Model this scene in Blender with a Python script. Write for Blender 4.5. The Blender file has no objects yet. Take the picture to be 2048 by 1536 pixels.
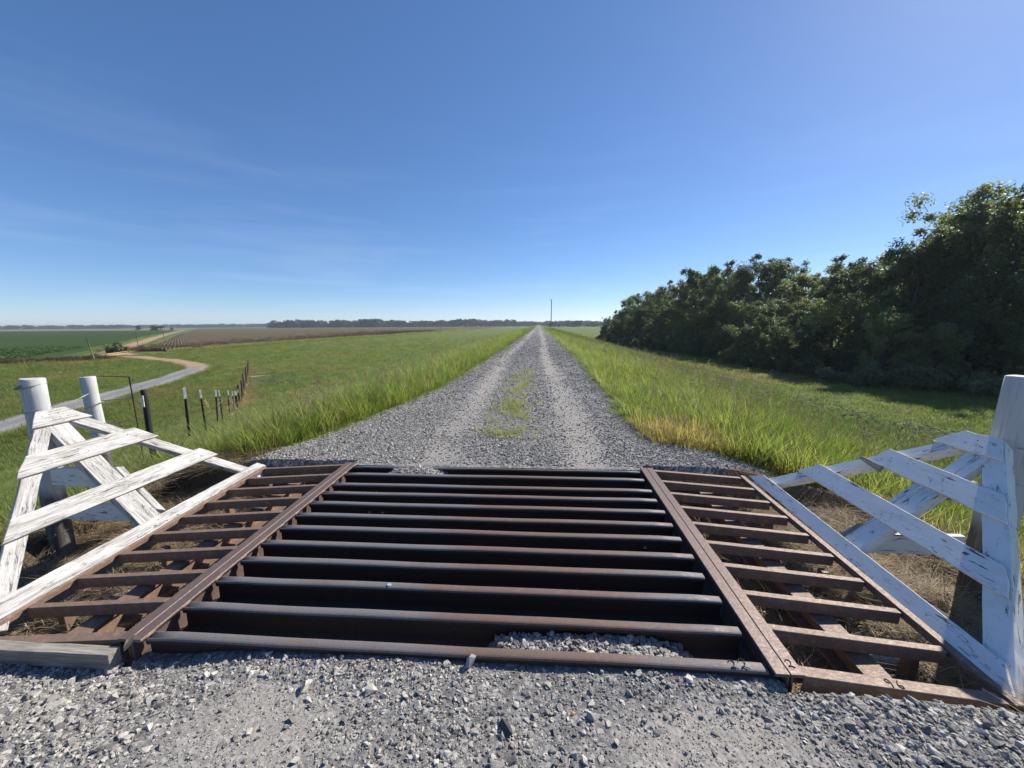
import bpy, bmesh, math, random
import numpy as np
from mathutils import Matrix, Vector, Euler
random.seed(7)
RNG = np.random.default_rng(11)
SC = bpy.context.scene
COL = SC.collection

# ------------------------------------------------------------------ camera, sky, sun, exposure
cam_d = bpy.data.cameras.new('camera')
cam_d.sensor_width = 36.0
cam_d.lens = 769.0 / 2048.0 * 36.0
cam_d.clip_start = 0.05
cam_d.clip_end = 30000
cam = bpy.data.objects.new('camera', cam_d)
COL.objects.link(cam)
cam.matrix_world = Matrix(((0.99762103, -0.00365446, 0.06883985, 0.0),
                           (0.06859063, 0.15256608, -0.9859102, 0.0),
                           (-0.00689965, 0.98828652, 0.15245379, 1.6),
                           (0, 0, 0, 1)))
SC.camera = cam

SUN_EL, SUN_AZ = math.radians(37.0), math.radians(49.5)     # azimuth from +Y towards +X
world = bpy.data.worlds.new('World')
SC.world = world
world.use_nodes = True
wn, wl = world.node_tree.nodes, world.node_tree.links
for n in list(wn): wn.remove(n)
w_out = wn.new('ShaderNodeOutputWorld'); w_bg = wn.new('ShaderNodeBackground')
sky = wn.new('ShaderNodeTexSky'); sky.sky_type = 'NISHITA'; sky.sun_disc = False
sky.sun_elevation = SUN_EL; sky.sun_rotation = SUN_AZ
sky.air_density = 1.0; sky.dust_density = 1.3; sky.ozone_density = 6.0; sky.altitude = 2800
w_bg.inputs['Strength'].default_value = 0.122
# thin cirrus streaks all round the horizon
tc = wn.new('ShaderNodeTexCoord')
sep = wn.new('ShaderNodeSeparateXYZ'); wl.new(tc.outputs['Generated'], sep.inputs[0])
mapn = wn.new('ShaderNodeMapping'); mapn.inputs['Scale'].default_value = (1.6, 1.6, 16.0); mapn.inputs['Rotation'].default_value = (0.05, -0.07, 0.3)
wl.new(tc.outputs['Generated'], mapn.inputs[0])
cn = wn.new('ShaderNodeTexNoise'); cn.inputs['Scale'].default_value = 1.7; cn.inputs['Detail'].default_value = 6; cn.inputs['Roughness'].default_value = 0.55
cn.inputs['Distortion'].default_value = 0.5
wl.new(mapn.outputs[0], cn.inputs['Vector'])
cr = wn.new('ShaderNodeMapRange'); cr.inputs[1].default_value = 0.50; cr.inputs[2].default_value = 0.80; cr.inputs[3].default_value = 0.0; cr.inputs[4].default_value = 0.12
wl.new(cn.outputs[0], cr.inputs[0])
ez = wn.new('ShaderNodeMapRange'); ez.inputs[1].default_value = 0.45; ez.inputs[2].default_value = 0.10
wl.new(sep.outputs[2], ez.inputs[0])
mm = wn.new('ShaderNodeMath'); mm.operation = 'MULTIPLY'; wl.new(cr.outputs[0], mm.inputs[0]); wl.new(ez.outputs[0], mm.inputs[1])
hs = wn.new('ShaderNodeHueSaturation'); hs.inputs['Saturation'].default_value = 1.2; hs.inputs['Hue'].default_value = 0.506
gm = wn.new('ShaderNodeGamma'); gm.inputs[1].default_value = 0.75
wl.new(sky.outputs[0], gm.inputs[0]); wl.new(gm.outputs[0], hs.inputs['Color'])
mixc = wn.new('ShaderNodeMix'); mixc.data_type = 'RGBA'
wl.new(mm.outputs[0], mixc.inputs[0]); wl.new(hs.outputs[0], mixc.inputs[6]); mixc.inputs[7].default_value = (4.2, 4.6, 5.2, 1)
wl.new(mixc.outputs[2], w_bg.inputs['Color']); wl.new(w_bg.outputs[0], w_out.inputs[0])

sun_d = bpy.data.lights.new('sun', 'SUN'); sun_d.energy = 4.1; sun_d.angle = math.radians(0.53); sun_d.color = (1.0, 0.94, 0.84)
sun = bpy.data.objects.new('sun', sun_d); COL.objects.link(sun)
SUN = Vector((math.sin(SUN_AZ) * math.cos(SUN_EL), math.cos(SUN_AZ) * math.cos(SUN_EL), math.sin(SUN_EL)))
sun.rotation_euler = SUN.to_track_quat('Z', 'Y').to_euler(); sun.location = (30, 30, 60)

SC.view_settings.view_transform = 'Standard'; SC.view_settings.look = 'None'
SC.view_settings.exposure = 0.85; SC.view_settings.gamma = 1.0; SC.view_settings.use_curve_mapping = False
SC.render.engine = 'CYCLES'
SC.cycles.max_bounces = 5; SC.cycles.volume_bounces = 0; SC.cycles.transparent_max_bounces = 6

# ------------------------------------------------------------------ helpers
def tag(o, label=None, cat=None, group=None, kind=None):
    if label: o['label'] = label
    if cat: o['category'] = cat
    if group: o['group'] = group
    if kind: o['kind'] = kind
    return o
def link(o, parent=None, M=None):
    COL.objects.link(o)
    if parent is not None:
        o.parent = parent
        if M is not None: o.matrix_local = parent_mat(parent).inverted() @ M
    elif M is not None: o.matrix_world = M
    return o
PM = {}
def parent_mat(p): return PM.get(p.name, Matrix.Identity(4))
def thing(name, label, cat, loc=(0, 0, 0), group=None, rot=None):
    o = bpy.data.objects.new(name, None); COL.objects.link(o); o.empty_display_size = 0.2
    M = Matrix.Translation(loc)
    if rot: M = M @ Euler(rot).to_matrix().to_4x4()
    o.matrix_world = M; PM[o.name] = M
    return tag(o, label, cat, group)
def mesh_obj(name, bm_or_mesh, mat, parent=None, M=None, smooth=False):
    if isinstance(bm_or_mesh, bmesh.types.BMesh):
        me = bpy.data.meshes.new(name); bm_or_mesh.to_mesh(me); bm_or_mesh.free()
    else: me = bm_or_mesh
    if mat is not None and not me.materials: me.materials.append(mat)
    if smooth: me.polygons.foreach_set('use_smooth', np.ones(len(me.polygons), bool))
    o = bpy.data.objects.new(name, me); link(o, parent, M)
    if parent is not None or M is not None: PM[o.name] = M if M is not None else parent_mat(parent)
    return o
def mesh_from(name, verts, faces, mat=None, smooth=False):
    me = bpy.data.meshes.new(name); me.from_pydata([tuple(v) for v in verts], [], [tuple(f) for f in faces]); me.update()
    if mat: me.materials.append(mat)
    if smooth: me.polygons.foreach_set('use_smooth', np.ones(len(me.polygons), bool))
    return me
def bm_box(bm, x0, x1, y0, y1, z0, z1):
    v = [bm.verts.new((x, y, z)) for z in (z0, z1) for y in (y0, y1) for x in (x0, x1)]
    for f in ((0, 2, 3, 1), (4, 5, 7, 6), (0, 1, 5, 4), (2, 6, 7, 3), (0, 4, 6, 2), (1, 3, 7, 5)): bm.faces.new([v[i] for i in f])
def box_bm(x0, x1, y0, y1, z0, z1, bevel=0.0):
    bm = bmesh.new(); bm_box(bm, x0, x1, y0, y1, z0, z1)
    if bevel: bmesh.ops.bevel(bm, geom=list(bm.edges), offset=bevel, segments=1, affect='EDGES')
    return bm
def tube(bm, pts, radii, seg=6, cap=True):
    pts = [Vector(p) for p in pts]; rings = []
    for i, p in enumerate(pts):
        d = (pts[min(i + 1, len(pts) - 1)] - pts[max(i - 1, 0)]).normalized()
        a = d.cross(Vector((0, 0, 1)))
        if a.length < 0.05: a = d.cross(Vector((1, 0, 0)))
        a.normalize(); b = d.cross(a)
        r = radii[i] if hasattr(radii, '__len__') else radii
        rings.append([bm.verts.new(p + a * (math.cos(t) * r) + b * (math.sin(t) * r)) for t in [2 * math.pi * k / seg for k in range(seg)]])
    for i in range(len(rings) - 1):
        for k in range(seg):
            f = bm.faces.new((rings[i][k], rings[i][(k + 1) % seg], rings[i + 1][(k + 1) % seg], rings[i + 1][k])); f.smooth = True
    if cap:
        bm.faces.new(rings[0]); bm.faces.new(list(reversed(rings[-1])))
def sstep(a, b, x):
    t = np.clip((x - a) / (b - a), 0, 1); return t * t * (3 - 2 * t)
def vnoise(x, y, seed=0):
    """cheap smooth value noise, numpy"""
    x = np.asarray(x, float); y = np.asarray(y, float)
    xi = np.floor(x); yi = np.floor(y); fx = x - xi; fy = y - yi
    def h(a, b):
        n = np.sin(a * 127.1 + b * 311.7 + seed * 74.7) * 43758.5453
        return n - np.floor(n)
    ux = fx * fx * (3 - 2 * fx); uy = fy * fy * (3 - 2 * fy)
    return (h(xi, yi) * (1 - ux) + h(xi + 1, yi) * ux) * (1 - uy) + (h(xi, yi + 1) * (1 - ux) + h(xi + 1, yi + 1) * ux) * uy
def fbm(x, y, seed=0, o=4):
    s = 0; a = 0.5
    for i in range(o):
        s = s + a * vnoise(x * 2 ** i, y * 2 ** i, seed + i); a *= 0.5
    return s

# ------------------------------------------------------------------ materials
def new_mat(name):
    m = bpy.data.materials.new(name); m.use_nodes = True
    nt = m.node_tree
    for n in list(nt.nodes): nt.nodes.remove(n)
    out = nt.nodes.new('ShaderNodeOutputMaterial')
    return m, nt, out
class NB:
    """tiny node builder"""
    def __init__(s, nt): s.nt = nt
    def n(s, t, **kw):
        nd = s.nt.nodes.new(t)
        for k, v in kw.items():
            if hasattr(nd, k): setattr(nd, k, v)
        return nd
    def l(s, a, b): s.nt.links.new(a, b)
    def coord(s, kind='Object'): return s.n('ShaderNodeTexCoord').outputs[kind]
    def mapping(s, vec, scale=(1, 1, 1), loc=(0, 0, 0), rot=(0, 0, 0)):
        m = s.n('ShaderNodeMapping'); m.inputs['Scale'].default_value = scale; m.inputs['Location'].default_value = loc; m.inputs['Rotation'].default_value = rot
        s.l(vec, m.inputs[0]); return m.outputs[0]
    def noise(s, vec, scale, detail=4, rough=0.55, dist=0.0):
        n = s.n('ShaderNodeTexNoise'); n.inputs['Scale'].default_value = scale; n.inputs['Detail'].default_value = detail
        n.inputs['Roughness'].default_value = rough; n.inputs['Distortion'].default_value = dist
        if vec is not None: s.l(vec, n.inputs['Vector'])
        return n.outputs[0]
    def voro(s, vec, scale, feat='F1', out='Distance'):
        n = s.n('ShaderNodeTexVoronoi'); n.feature = feat; n.inputs['Scale'].default_value = scale
        s.l(vec, n.inputs['Vector']); return n.outputs[out]
    def ramp(s, fac, stops):
        r = s.n('ShaderNodeValToRGB'); els = r.color_ramp.elements
        while len(els) < len(stops): els.new(0.5)
        for e, (p, c) in zip(els, stops): e.position = p; e.color = (c[0], c[1], c[2], 1)
        s.l(fac, r.inputs[0]); return r.outputs[0]
    def rng(s, v, a, b, c=0.0, d=1.0):
        m = s.n('ShaderNodeMapRange'); m.inputs[1].default_value = a; m.inputs[2].default_value = b; m.inputs[3].default_value = c; m.inputs[4].default_value = d
        s.l(v, m.inputs[0]); return m.outputs[0]
    def mix(s, fac, a, b, mode='MIX'):
        m = s.n('ShaderNodeMix'); m.data_type = 'RGBA'; m.blend_type = mode
        if isinstance(fac, (int, float)): m.inputs[0].default_value = fac
        else: s.l(fac, m.inputs[0])
        for v, i in ((a, 6), (b, 7)):
            if isinstance(v, tuple): m.inputs[i].default_value = (v[0], v[1], v[2], 1)
            else: s.l(v, m.inputs[i])
        return m.outputs[2]
    def math(s, op, a, b=0.0):
        m = s.n('ShaderNodeMath'); m.operation = op
        for v, i in ((a, 0), (b, 1)):
            if isinstance(v, (int, float)): m.inputs[i].default_value = v
            else: s.l(v, m.inputs[i])
        return m.outputs[0]
    def attr(s, name, typ='GEOMETRY', out='Fac'):
        a = s.n('ShaderNodeAttribute'); a.attribute_name = name; a.attribute_type = typ; return a.outputs[out]
    def bump(s, h, strength=0.5, dist=0.01):
        b = s.n('ShaderNodeBump'); b.inputs['Strength'].default_value = strength; b.inputs['Distance'].default_value = dist
        s.l(h, b.inputs['Height']); return b.outputs[0]
    def principled(s, out, col, rough=0.8, metal=0.0, normal=None, spec=0.3):
        p = s.n('ShaderNodeBsdfPrincipled')
        for v, k in ((col, 'Base Color'), (rough, 'Roughness'), (metal, 'Metallic')):
            if isinstance(v, tuple): p.inputs[k].default_value = (v[0], v[1], v[2], 1)
            elif isinstance(v, (int, float)): p.inputs[k].default_value = v
            else: s.l(v, p.inputs[k])
        p.inputs['Specular IOR Level'].default_value = spec
        if normal is not None: s.l(normal, p.inputs['Normal'])
        s.l(p.outputs[0], out.inputs[0]); return p

def mat_paint(name, wear, streak, white):
    """white paint on weathered board, grain along local X; wear = how much bare wood shows"""
    m, nt, out = new_mat(name); b = NB(nt)
    oi = b.n('ShaderNodeObjectInfo')
    co = b.coord('Object')
    add = b.n('ShaderNodeVectorMath'); add.operation = 'ADD'
    comb = b.n('ShaderNodeCombineXYZ'); r10 = b.math('MULTIPLY', oi.outputs['Random'], 37.0)
    b.l(r10, comb.inputs[0]); b.l(r10, comb.inputs[1]); b.l(r10, comb.inputs[2])
    b.l(co, add.inputs[0]); b.l(comb.outputs[0], add.inputs[1]); v = add.outputs[0]
    grain = b.noise(b.mapping(v, (1.5, 26, 26)), 3.0, 6, 0.65, 0.6)
    fine = b.noise(b.mapping(v, (3, 90, 90)), 3.0, 4, 0.6, 0.3)
    patch = b.noise(b.mapping(v, (1.6, 4, 4)), 2.2, 4, 0.6, 0.4)
    crack = b.noise(b.mapping(v, (4.0, 24, 24)), 1.6, 5, 0.7, 1.4)
    g = b.rng(grain, 0.50 - streak, 0.66 - streak * 0.5)
    g = b.math('MULTIPLY', g, b.rng(patch, 0.62 - wear, 0.80 - wear))
    c2 = b.math('MULTIPLY', b.rng(crack, 0.585, 0.61), b.rng(patch, 0.42, 0.54))
    wood = b.mix(b.rng(fine, 0.3, 0.7), (0.16, 0.145, 0.125), (0.36, 0.335, 0.30))
    paint = b.mix(b.rng(patch, 0.3, 0.7), tuple(x * white for x in (0.80, 0.79, 0.765)), tuple(x * white for x in (0.71, 0.70, 0.68)))
    dirt = b.noise(v, 7.0, 5, 0.6); paint = b.mix(b.rng(dirt, 0.55, 0.8, 0, 0.35), paint, (0.48, 0.46, 0.41))
    col = b.mix(g, paint, wood)
    col = b.mix(c2, col, (0.13, 0.12, 0.115))
    h = b.math('SUBTRACT', b.math('MULTIPLY', fine, 0.35), b.math('ADD', b.math('MULTIPLY', g, 0.6), c2))
    b.principled(out, col, 0.72, 0.0, b.bump(h, 0.55, 0.004), 0.25)
    return m
M_PAINT_OLD = mat_paint('white_paint_weathered', 0.28, 0.085, 0.66)
M_PAINT = mat_paint('white_paint_flaking', 0.05, -0.01, 0.98)
def mat_wood(name, a, c):
    m, nt, out = new_mat(name); b = NB(nt); v = b.coord('Object')
    g = b.noise(b.mapping(v, (1.2, 24, 24)), 3.0, 6, 0.65, 0.5); f = b.noise(v, 5, 4)
    col = b.mix(b.rng(g, 0.3, 0.7), a, c); col = b.mix(b.rng(f, 0.5, 0.8, 0, 0.5), col, tuple(x * 0.5 for x in a))
    b.principled(out, col, 0.85, 0, b.bump(g, 0.7, 0.006), 0.15); return m
M_GREYWOOD = mat_wood('grey_weathered_wood', (0.16, 0.14, 0.115), (0.40, 0.37, 0.32))
M_TIE = mat_wood('dark_old_timber', (0.06, 0.05, 0.04), (0.17, 0.145, 0.115))
M_POLE = mat_wood('pole_wood', (0.13, 0.10, 0.075), (0.26, 0.21, 0.16))
def mat_steel(name, dark, brown, bright, rough0, metal, rust_amt, lanes=False, st=(6, 7, 7)):
    m, nt, out = new_mat(name); b = NB(nt)
    oi = b.n('ShaderNodeObjectInfo'); co = b.coord('Object')
    add = b.n('ShaderNodeVectorMath'); add.operation = 'ADD'; comb = b.n('ShaderNodeCombineXYZ')
    b.l(b.math('MULTIPLY', oi.outputs['Random'], 23.0), comb.inputs[1]); b.l(co, add.inputs[0]); b.l(comb.outputs[0], add.inputs[1]); v = add.outputs[0]
    sx = b.n('ShaderNodeSeparateXYZ'); b.l(co, sx.inputs[0])
    lane = b.rng(b.math('ABSOLUTE', b.math('SUBTRACT', sx.outputs[0], 0.45)), 1.0, 0.10)
    big = b.math('ADD', b.math('MULTIPLY', b.noise(b.mapping(v, (1.2, 0.6, 1.2)), 1.5, 5, 0.65), 0.75), b.math('MULTIPLY', lane, 0.32) if lanes else 0.14); mid = b.noise(b.mapping(v, st), 3, 6, 0.74); fine = b.noise(v, 110, 4, 0.75)
    scuff = b.noise(b.mapping(v, (8, 14, 14)), 5, 4, 0.7, 0.5)
    col = b.mix(b.rng(big, 0.40, 0.60), dark, brown)
    col = b.mix(b.rng(mid, 0.62 - rust_amt, 0.85 - rust_amt, 0, 0.8), col, bright)
    col = b.mix(b.rng(fine, 0.42, 0.72, 0, 0.6), col, tuple(x * 0.5 for x in dark))
    rough = b.rng(scuff, 0.3, 0.75, rough0 - 0.08, rough0 + 0.2)
    h = b.math('ADD', b.math('MULTIPLY', mid, 0.7), b.math('MULTIPLY', fine, 0.35))
    b.principled(out, col, rough, metal, b.bump(h, 0.55, 0.004), 0.35); return m
M_RAIL = mat_steel('rail_worn_head', (0.165, 0.158, 0.16), (0.155, 0.10, 0.078), (0.27, 0.15, 0.09), 0.62, 0.12, 0.10, True)
M_WEB = mat_steel('rail_web_rust_pit_shade', (0.045, 0.032, 0.026), (0.055, 0.036, 0.027), (0.085, 0.05, 0.034), 0.75, 0.1, 0.0)  # rusted web and foot, colour darkened further to carry the pit's shade
M_RUST = mat_steel('rusted_channel_steel', (0.185, 0.125, 0.095), (0.235, 0.155, 0.108), (0.42, 0.295, 0.215), 0.58, 0.08, 0.12)
M_BEAM = mat_steel('edge_beam_steel', (0.15, 0.11, 0.098), (0.18, 0.125, 0.105), (0.30, 0.22, 0.185), 0.50, 0.30, 0.08)
def mat_flat(name, col, rough=0.7, metal=0.0, var=0.25, scale=20):
    m, nt, out = new_mat(name); b = NB(nt); v = b.coord('Object')
    n = b.noise(v, scale, 4); c = b.mix(b.rng(n, 0.3, 0.7), tuple(x * (1 - var) for x in col), tuple(min(1, x * (1 + var)) for x in col))
    b.principled(out, c, rough, metal, b.bump(n, 0.3, 0.004), 0.3); return m
M_WELD = mat_flat('weld_bead', (0.02, 0.015, 0.013), 0.6, 0.3)
M_WIRE = mat_flat('galvanised_wire', (0.42, 0.41, 0.39), 0.5, 0.6)
M_TPOST = mat_flat('t_post_paint', (0.028, 0.030, 0.028), 0.6, 0.2)
M_TPWHITE = mat_flat('t_post_white_tip', (0.72, 0.71, 0.68), 0.6)
M_OLDPOST = mat_flat('old_fence_post', (0.075, 0.06, 0.05), 0.9, 0, 0.4, 8)
M_GATE = mat_flat('gate_green_steel', (0.20, 0.30, 0.25), 0.45, 0.4)
M_YELLOW = mat_flat('yellow_rail', (0.48, 0.36, 0.17), 0.7)
M_CONC = mat_flat('footing_concrete', (0.42, 0.40, 0.35), 0.9, 0, 0.3, 12)
M_BIRD = mat_flat('bird_feathers', (0.03, 0.028, 0.028), 0.8)
M_LEAFDRY = mat_flat('dry_leaf', (0.55, 0.42, 0.25), 0.8)
M_CAP = mat_flat('bottle_cap_metal', (0.75, 0.75, 0.75), 0.35, 0.6)
M_WHITEMARK = mat_flat('white_metal', (0.75, 0.75, 0.75), 0.5)

def mat_leafy(name, c0, c1, c2, transl, rough=0.55, spec=0.35, tint=None, tcol=None):
    """foliage: diffuse + translucent + a little sheen; colour varies per instance, per face group and by an instancer tint"""
    m, nt, out = new_mat(name); b = NB(nt)
    oi = b.n('ShaderNodeObjectInfo')
    r = oi.outputs['Random']
    lv = b.attr('lv')
    f = b.math('ADD', b.math('MULTIPLY', r, 0.72), b.math('MULTIPLY', lv, 0.28))
    col = b.ramp(f, [(0.1, c0), (0.5, c1), (0.9, c2)])
    if tint: col = b.mix(b.attr(tint, 'INSTANCER'), col, tcol)
    p = b.n('ShaderNodeBsdfPrincipled'); b.l(col, p.inputs['Base Color']); p.inputs['Roughness'].default_value = rough; p.inputs['Specular IOR Level'].default_value = spec
    t = b.n('ShaderNodeBsdfTranslucent')
    tc_ = b.mix(0.5, col, (0.9, 1.0, 0.35), 'MULTIPLY'); tc2 = b.mix(1.0, tc_, (1.7, 1.7, 1.7), 'MULTIPLY')
    b.l(tc2, t.inputs[0])
    ms = b.n('ShaderNodeMixShader'); ms.inputs[0].default_value = transl
    b.l(p.outputs[0], ms.inputs[1]); b.l(t.outputs[0], ms.inputs[2]); b.l(ms.outputs[0], out.inputs[0]); return m
M_GRASS = mat_leafy('tall_grass', (0.110, 0.165, 0.030), (0.165, 0.220, 0.045), (0.24, 0.275, 0.085), 0.55, 0.5, 0.4, 'dry', (0.36, 0.28, 0.13))
M_TURF = mat_leafy('mown_grass', (0.105, 0.155, 0.034), (0.140, 0.190, 0.046), (0.19, 0.225, 0.075), 0.48, 0.6, 0.25, 'dry', (0.27, 0.20, 0.10))
M_STRAW = mat_leafy('dry_straw', (0.16, 0.118, 0.072), (0.29, 0.22, 0.135), (0.46, 0.375, 0.25), 0.15, 0.7, 0.2)
M_FOLIAGE = mat_leafy('tree_leaves', (0.060, 0.082, 0.046), (0.110, 0.138, 0.066), (0.20, 0.215, 0.10), 0.50, 0.5, 0.3)
M_FARLEAF = mat_leafy('far_leaves', (0.028, 0.045, 0.018), (0.038, 0.058, 0.022), (0.055, 0.075, 0.030), 0.25, 0.6, 0.2)
M_SCRUB = mat_leafy('scrub_leaves', (0.10, 0.13, 0.07), (0.15, 0.18, 0.10), (0.21, 0.23, 0.14), 0.35, 0.7, 0.1)  # leaf colour lightened to stand for sunlight on the bushes before the wood
M_SOYLEAF = mat_leafy('soybean_leaves', (0.050, 0.092, 0.028), (0.066, 0.115, 0.034), (0.085, 0.14, 0.045), 0.3, 0.6, 0.2)
M_DEADWEED = mat_leafy('dead_weeds', (0.07, 0.05, 0.035), (0.11, 0.08, 0.055), (0.17, 0.13, 0.09), 0.15, 0.8, 0.1)
M_BARK = mat_flat('bark', (0.085, 0.07, 0.055), 0.95, 0, 0.4, 6)

def mat_stone():
    m, nt, out = new_mat('crushed_limestone'); b = NB(nt)
    oi = b.n('ShaderNodeObjectInfo'); v = b.coord('Object')
    base = b.ramp(oi.outputs['Random'], [(0.0, (0.105, 0.10, 0.10)), (0.22, (0.22, 0.207, 0.193)), (0.58, (0.385, 0.362, 0.33)), (0.84, (0.545, 0.515, 0.465)), (1.0, (0.66, 0.625, 0.56))])
    n = b.noise(v, 2.2, 5, 0.65)
    col = b.mix(b.rng(n, 0.35, 0.7, 0, 0.6), base, (0.30, 0.285, 0.26))
    b.principled(out, col, 0.85, 0, b.bump(b.noise(v, 6, 4, 0.7), 0.4, 0.12), 0.25); return m
M_STONE = mat_stone()
def mat_stone1(name, c):
    m, nt, out = new_mat(name); b = NB(nt); v = b.coord('Object'); n = b.noise(v, 60, 5, 0.65)
    b.principled(out, b.mix(b.rng(n, 0.3, 0.7), tuple(x * .75 for x in c), c), 0.85, 0, b.bump(n, 0.4, 0.004), 0.25); return m

def mat_ground():
    m, nt, out = new_mat('levee_ground'); b = NB(nt); v = b.coord('Object')
    gr, st, tr = b.attr('gravel'), b.attr('straw'), b.attr('track')
    # grass thatch and soil between the blades
    n1 = b.noise(v, 0.10, 4); n2 = b.noise(v, 0.9, 5); n3 = b.noise(b.mapping(v, (1, 1, 1)), 14, 4, 0.7)
    g = b.mix(b.rng(n2, 0.3, 0.7), (0.105, 0.150, 0.036), (0.140, 0.180, 0.050))
    g = b.mix(b.rng(n1, 0.40, 0.68, 0, 0.75), g, (0.165, 0.160, 0.060))
    g = b.mix(b.rng(n3, 0.35, 0.7, 0, 0.45), g, (0.060, 0.085, 0.022))
    # gravel and road dust
    vo = b.voro(v, 42, 'F1', 'Color'); sepc = b.n('ShaderNodeSeparateColor'); b.l(vo, sepc.inputs[0])
    vd = b.voro(v, 42, 'F1', 'Distance')
    stone = b.ramp(sepc.outputs[0], [(0.0, (0.12, 0.118, 0.12)), (0.5, (0.235, 0.228, 0.222)), (1.0, (0.42, 0.405, 0.38))])
    stone = b.mix(b.rng(vd, 0.35, 0.75, 0, 0.7), stone, (0.09, 0.088, 0.088))
    nd = b.noise(v, 60, 5, 0.7); dust = b.mix(b.rng(nd, 0.3, 0.7), (0.285, 0.262, 0.235), (0.43, 0.40, 0.362))
    tmask = b.rng(b.math('ADD', tr, b.math('MULTIPLY', b.math('SUBTRACT', b.noise(v, 5, 5, 0.65), 0.5), 0.9)), 0.3, 0.75)
    grav = b.mix(b.math('ADD', b.math('MULTIPLY', tmask, 0.62), 0.06), stone, dust)
    grav = b.mix(b.rng(b.noise(v, 260, 3, 0.7), 0.45, 0.75, 0, 0.45), grav, (0.085, 0.08, 0.075))
    # straw / dead thatch
    ns = b.noise(b.mapping(v, (10, 10, 10)), 4, 5, 0.75); straw = b.mix(b.rng(ns, 0.3, 0.7), (0.055, 0.042, 0.030), (0.17, 0.13, 0.085))
    e = b.math('MULTIPLY', b.math('SUBTRACT', b.noise(v, 2.4, 5, 0.65), 0.5), 0.9)
    col = b.mix(b.rng(b.math('ADD', st, e), 0.35, 0.65), g, straw)
    gm = b.rng(b.math('ADD', gr, e), 0.40, 0.60)
    col = b.mix(gm, col, grav)
    h = b.math('ADD', b.math('MULTIPLY', b.math('SUBTRACT', 1.0, vd), 0.6), b.math('MULTIPLY', nd, 0.4))
    b.principled(out, col, 0.95, 0, b.bump(h, 0.6, 0.012), 0.1); return m
M_GROUND = mat_ground()
def mat_road(name):
    m, nt, out = new_mat(name); b = NB(nt); v = b.coord('Object')
    d = b.attr('dirt'); n = b.noise(v, 0.8, 5, 0.65); f = b.noise(v, 9, 4, 0.7)
    gravel = b.mix(b.rng(f, 0.3, 0.7), (0.165, 0.162, 0.16), (0.25, 0.243, 0.235)); dirt = b.mix(b.rng(n, 0.3, 0.7), (0.30, 0.20, 0.115), (0.40, 0.29, 0.18))
    e = b.attr('edge')
    gravel = b.mix(b.rng(b.math('ABSOLUTE', b.math('SUBTRACT', e, 0.5)), 0.30, 0.10, 0, 0.7), gravel, (0.30, 0.29, 0.275))
    col = b.mix(b.rng(b.math('ADD', d, b.math('MULTIPLY', b.math('SUBTRACT', n, 0.5), 0.5)), 0.35, 0.65), gravel, dirt)
    col = b.mix(b.rng(b.math('ADD', e, b.math('MULTIPLY', b.math('SUBTRACT', n, 0.5), 0.8)), 0.55, 0.85, 0, 0.85), col, (0.10, 0.13, 0.04))
    b.principled(out, col, 0.95, 0, b.bump(f, 0.5, 0.03), 0.1); return m
M_ROAD = mat_road('farm_track')
def mat_field(name, stops, rowdir, rowscale, patchcol, patch=(0.45, 0.7)):
    m, nt, out = new_mat(name); b = NB(nt); v = b.coord('Object')
    n = b.noise(v, 0.35, 6, 0.7); n2 = b.noise(b.mapping(v, (1, 0.22, 1), rot=(0, 0, rowdir)), 0.035, 4, 0.6)
    wv = b.n('ShaderNodeTexWave'); wv.inputs['Scale'].default_value = rowscale; wv.inputs['Distortion'].default_value = 1.5; wv.inputs['Detail'].default_value = 2; wv.inputs['Detail Scale'].default_value = 1.0
    b.l(b.mapping(v, (1, 1, 1), rot=(0, 0, rowdir)), wv.inputs[0])
    col = b.ramp(n, stops)
    col = b.mix(b.rng(n2, patch[0], patch[1], 0, 0.7), col, patchcol)
    col = b.mix(b.rng(wv.outputs[1], 0.2, 0.9, 0.0, 0.25), col, (0.03, 0.035, 0.015))
    b.principled(out, col, 0.95, 0, b.bump(b.math('ADD', n, b.math('MULTIPLY', wv.outputs[1], 0.4)), 1.0, 0.4), 0.1); return m
M_SOY = mat_field('soybean_canopy', [(0.25, (0.032, 0.062, 0.018)), (0.6, (0.050, 0.088, 0.024)), (0.8, (0.07, 0.105, 0.03))], 0.75, 0.5, (0.065, 0.105, 0.035))
M_BROWN = mat_field('brown_crop', [(0.25, (0.085, 0.062, 0.038)), (0.55, (0.14, 0.108, 0.062)), (0.8, (0.20, 0.16, 0.09))], -0.78, 0.35, (0.135, 0.115, 0.055), (0.46, 0.66))
M_TAN = mat_field('tan_stubble', [(0.25, (0.20, 0.15, 0.09)), (0.6, (0.27, 0.21, 0.13)), (0.8, (0.30, 0.24, 0.15))], 0.2, 0.2, (0.16, 0.15, 0.07))

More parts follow.
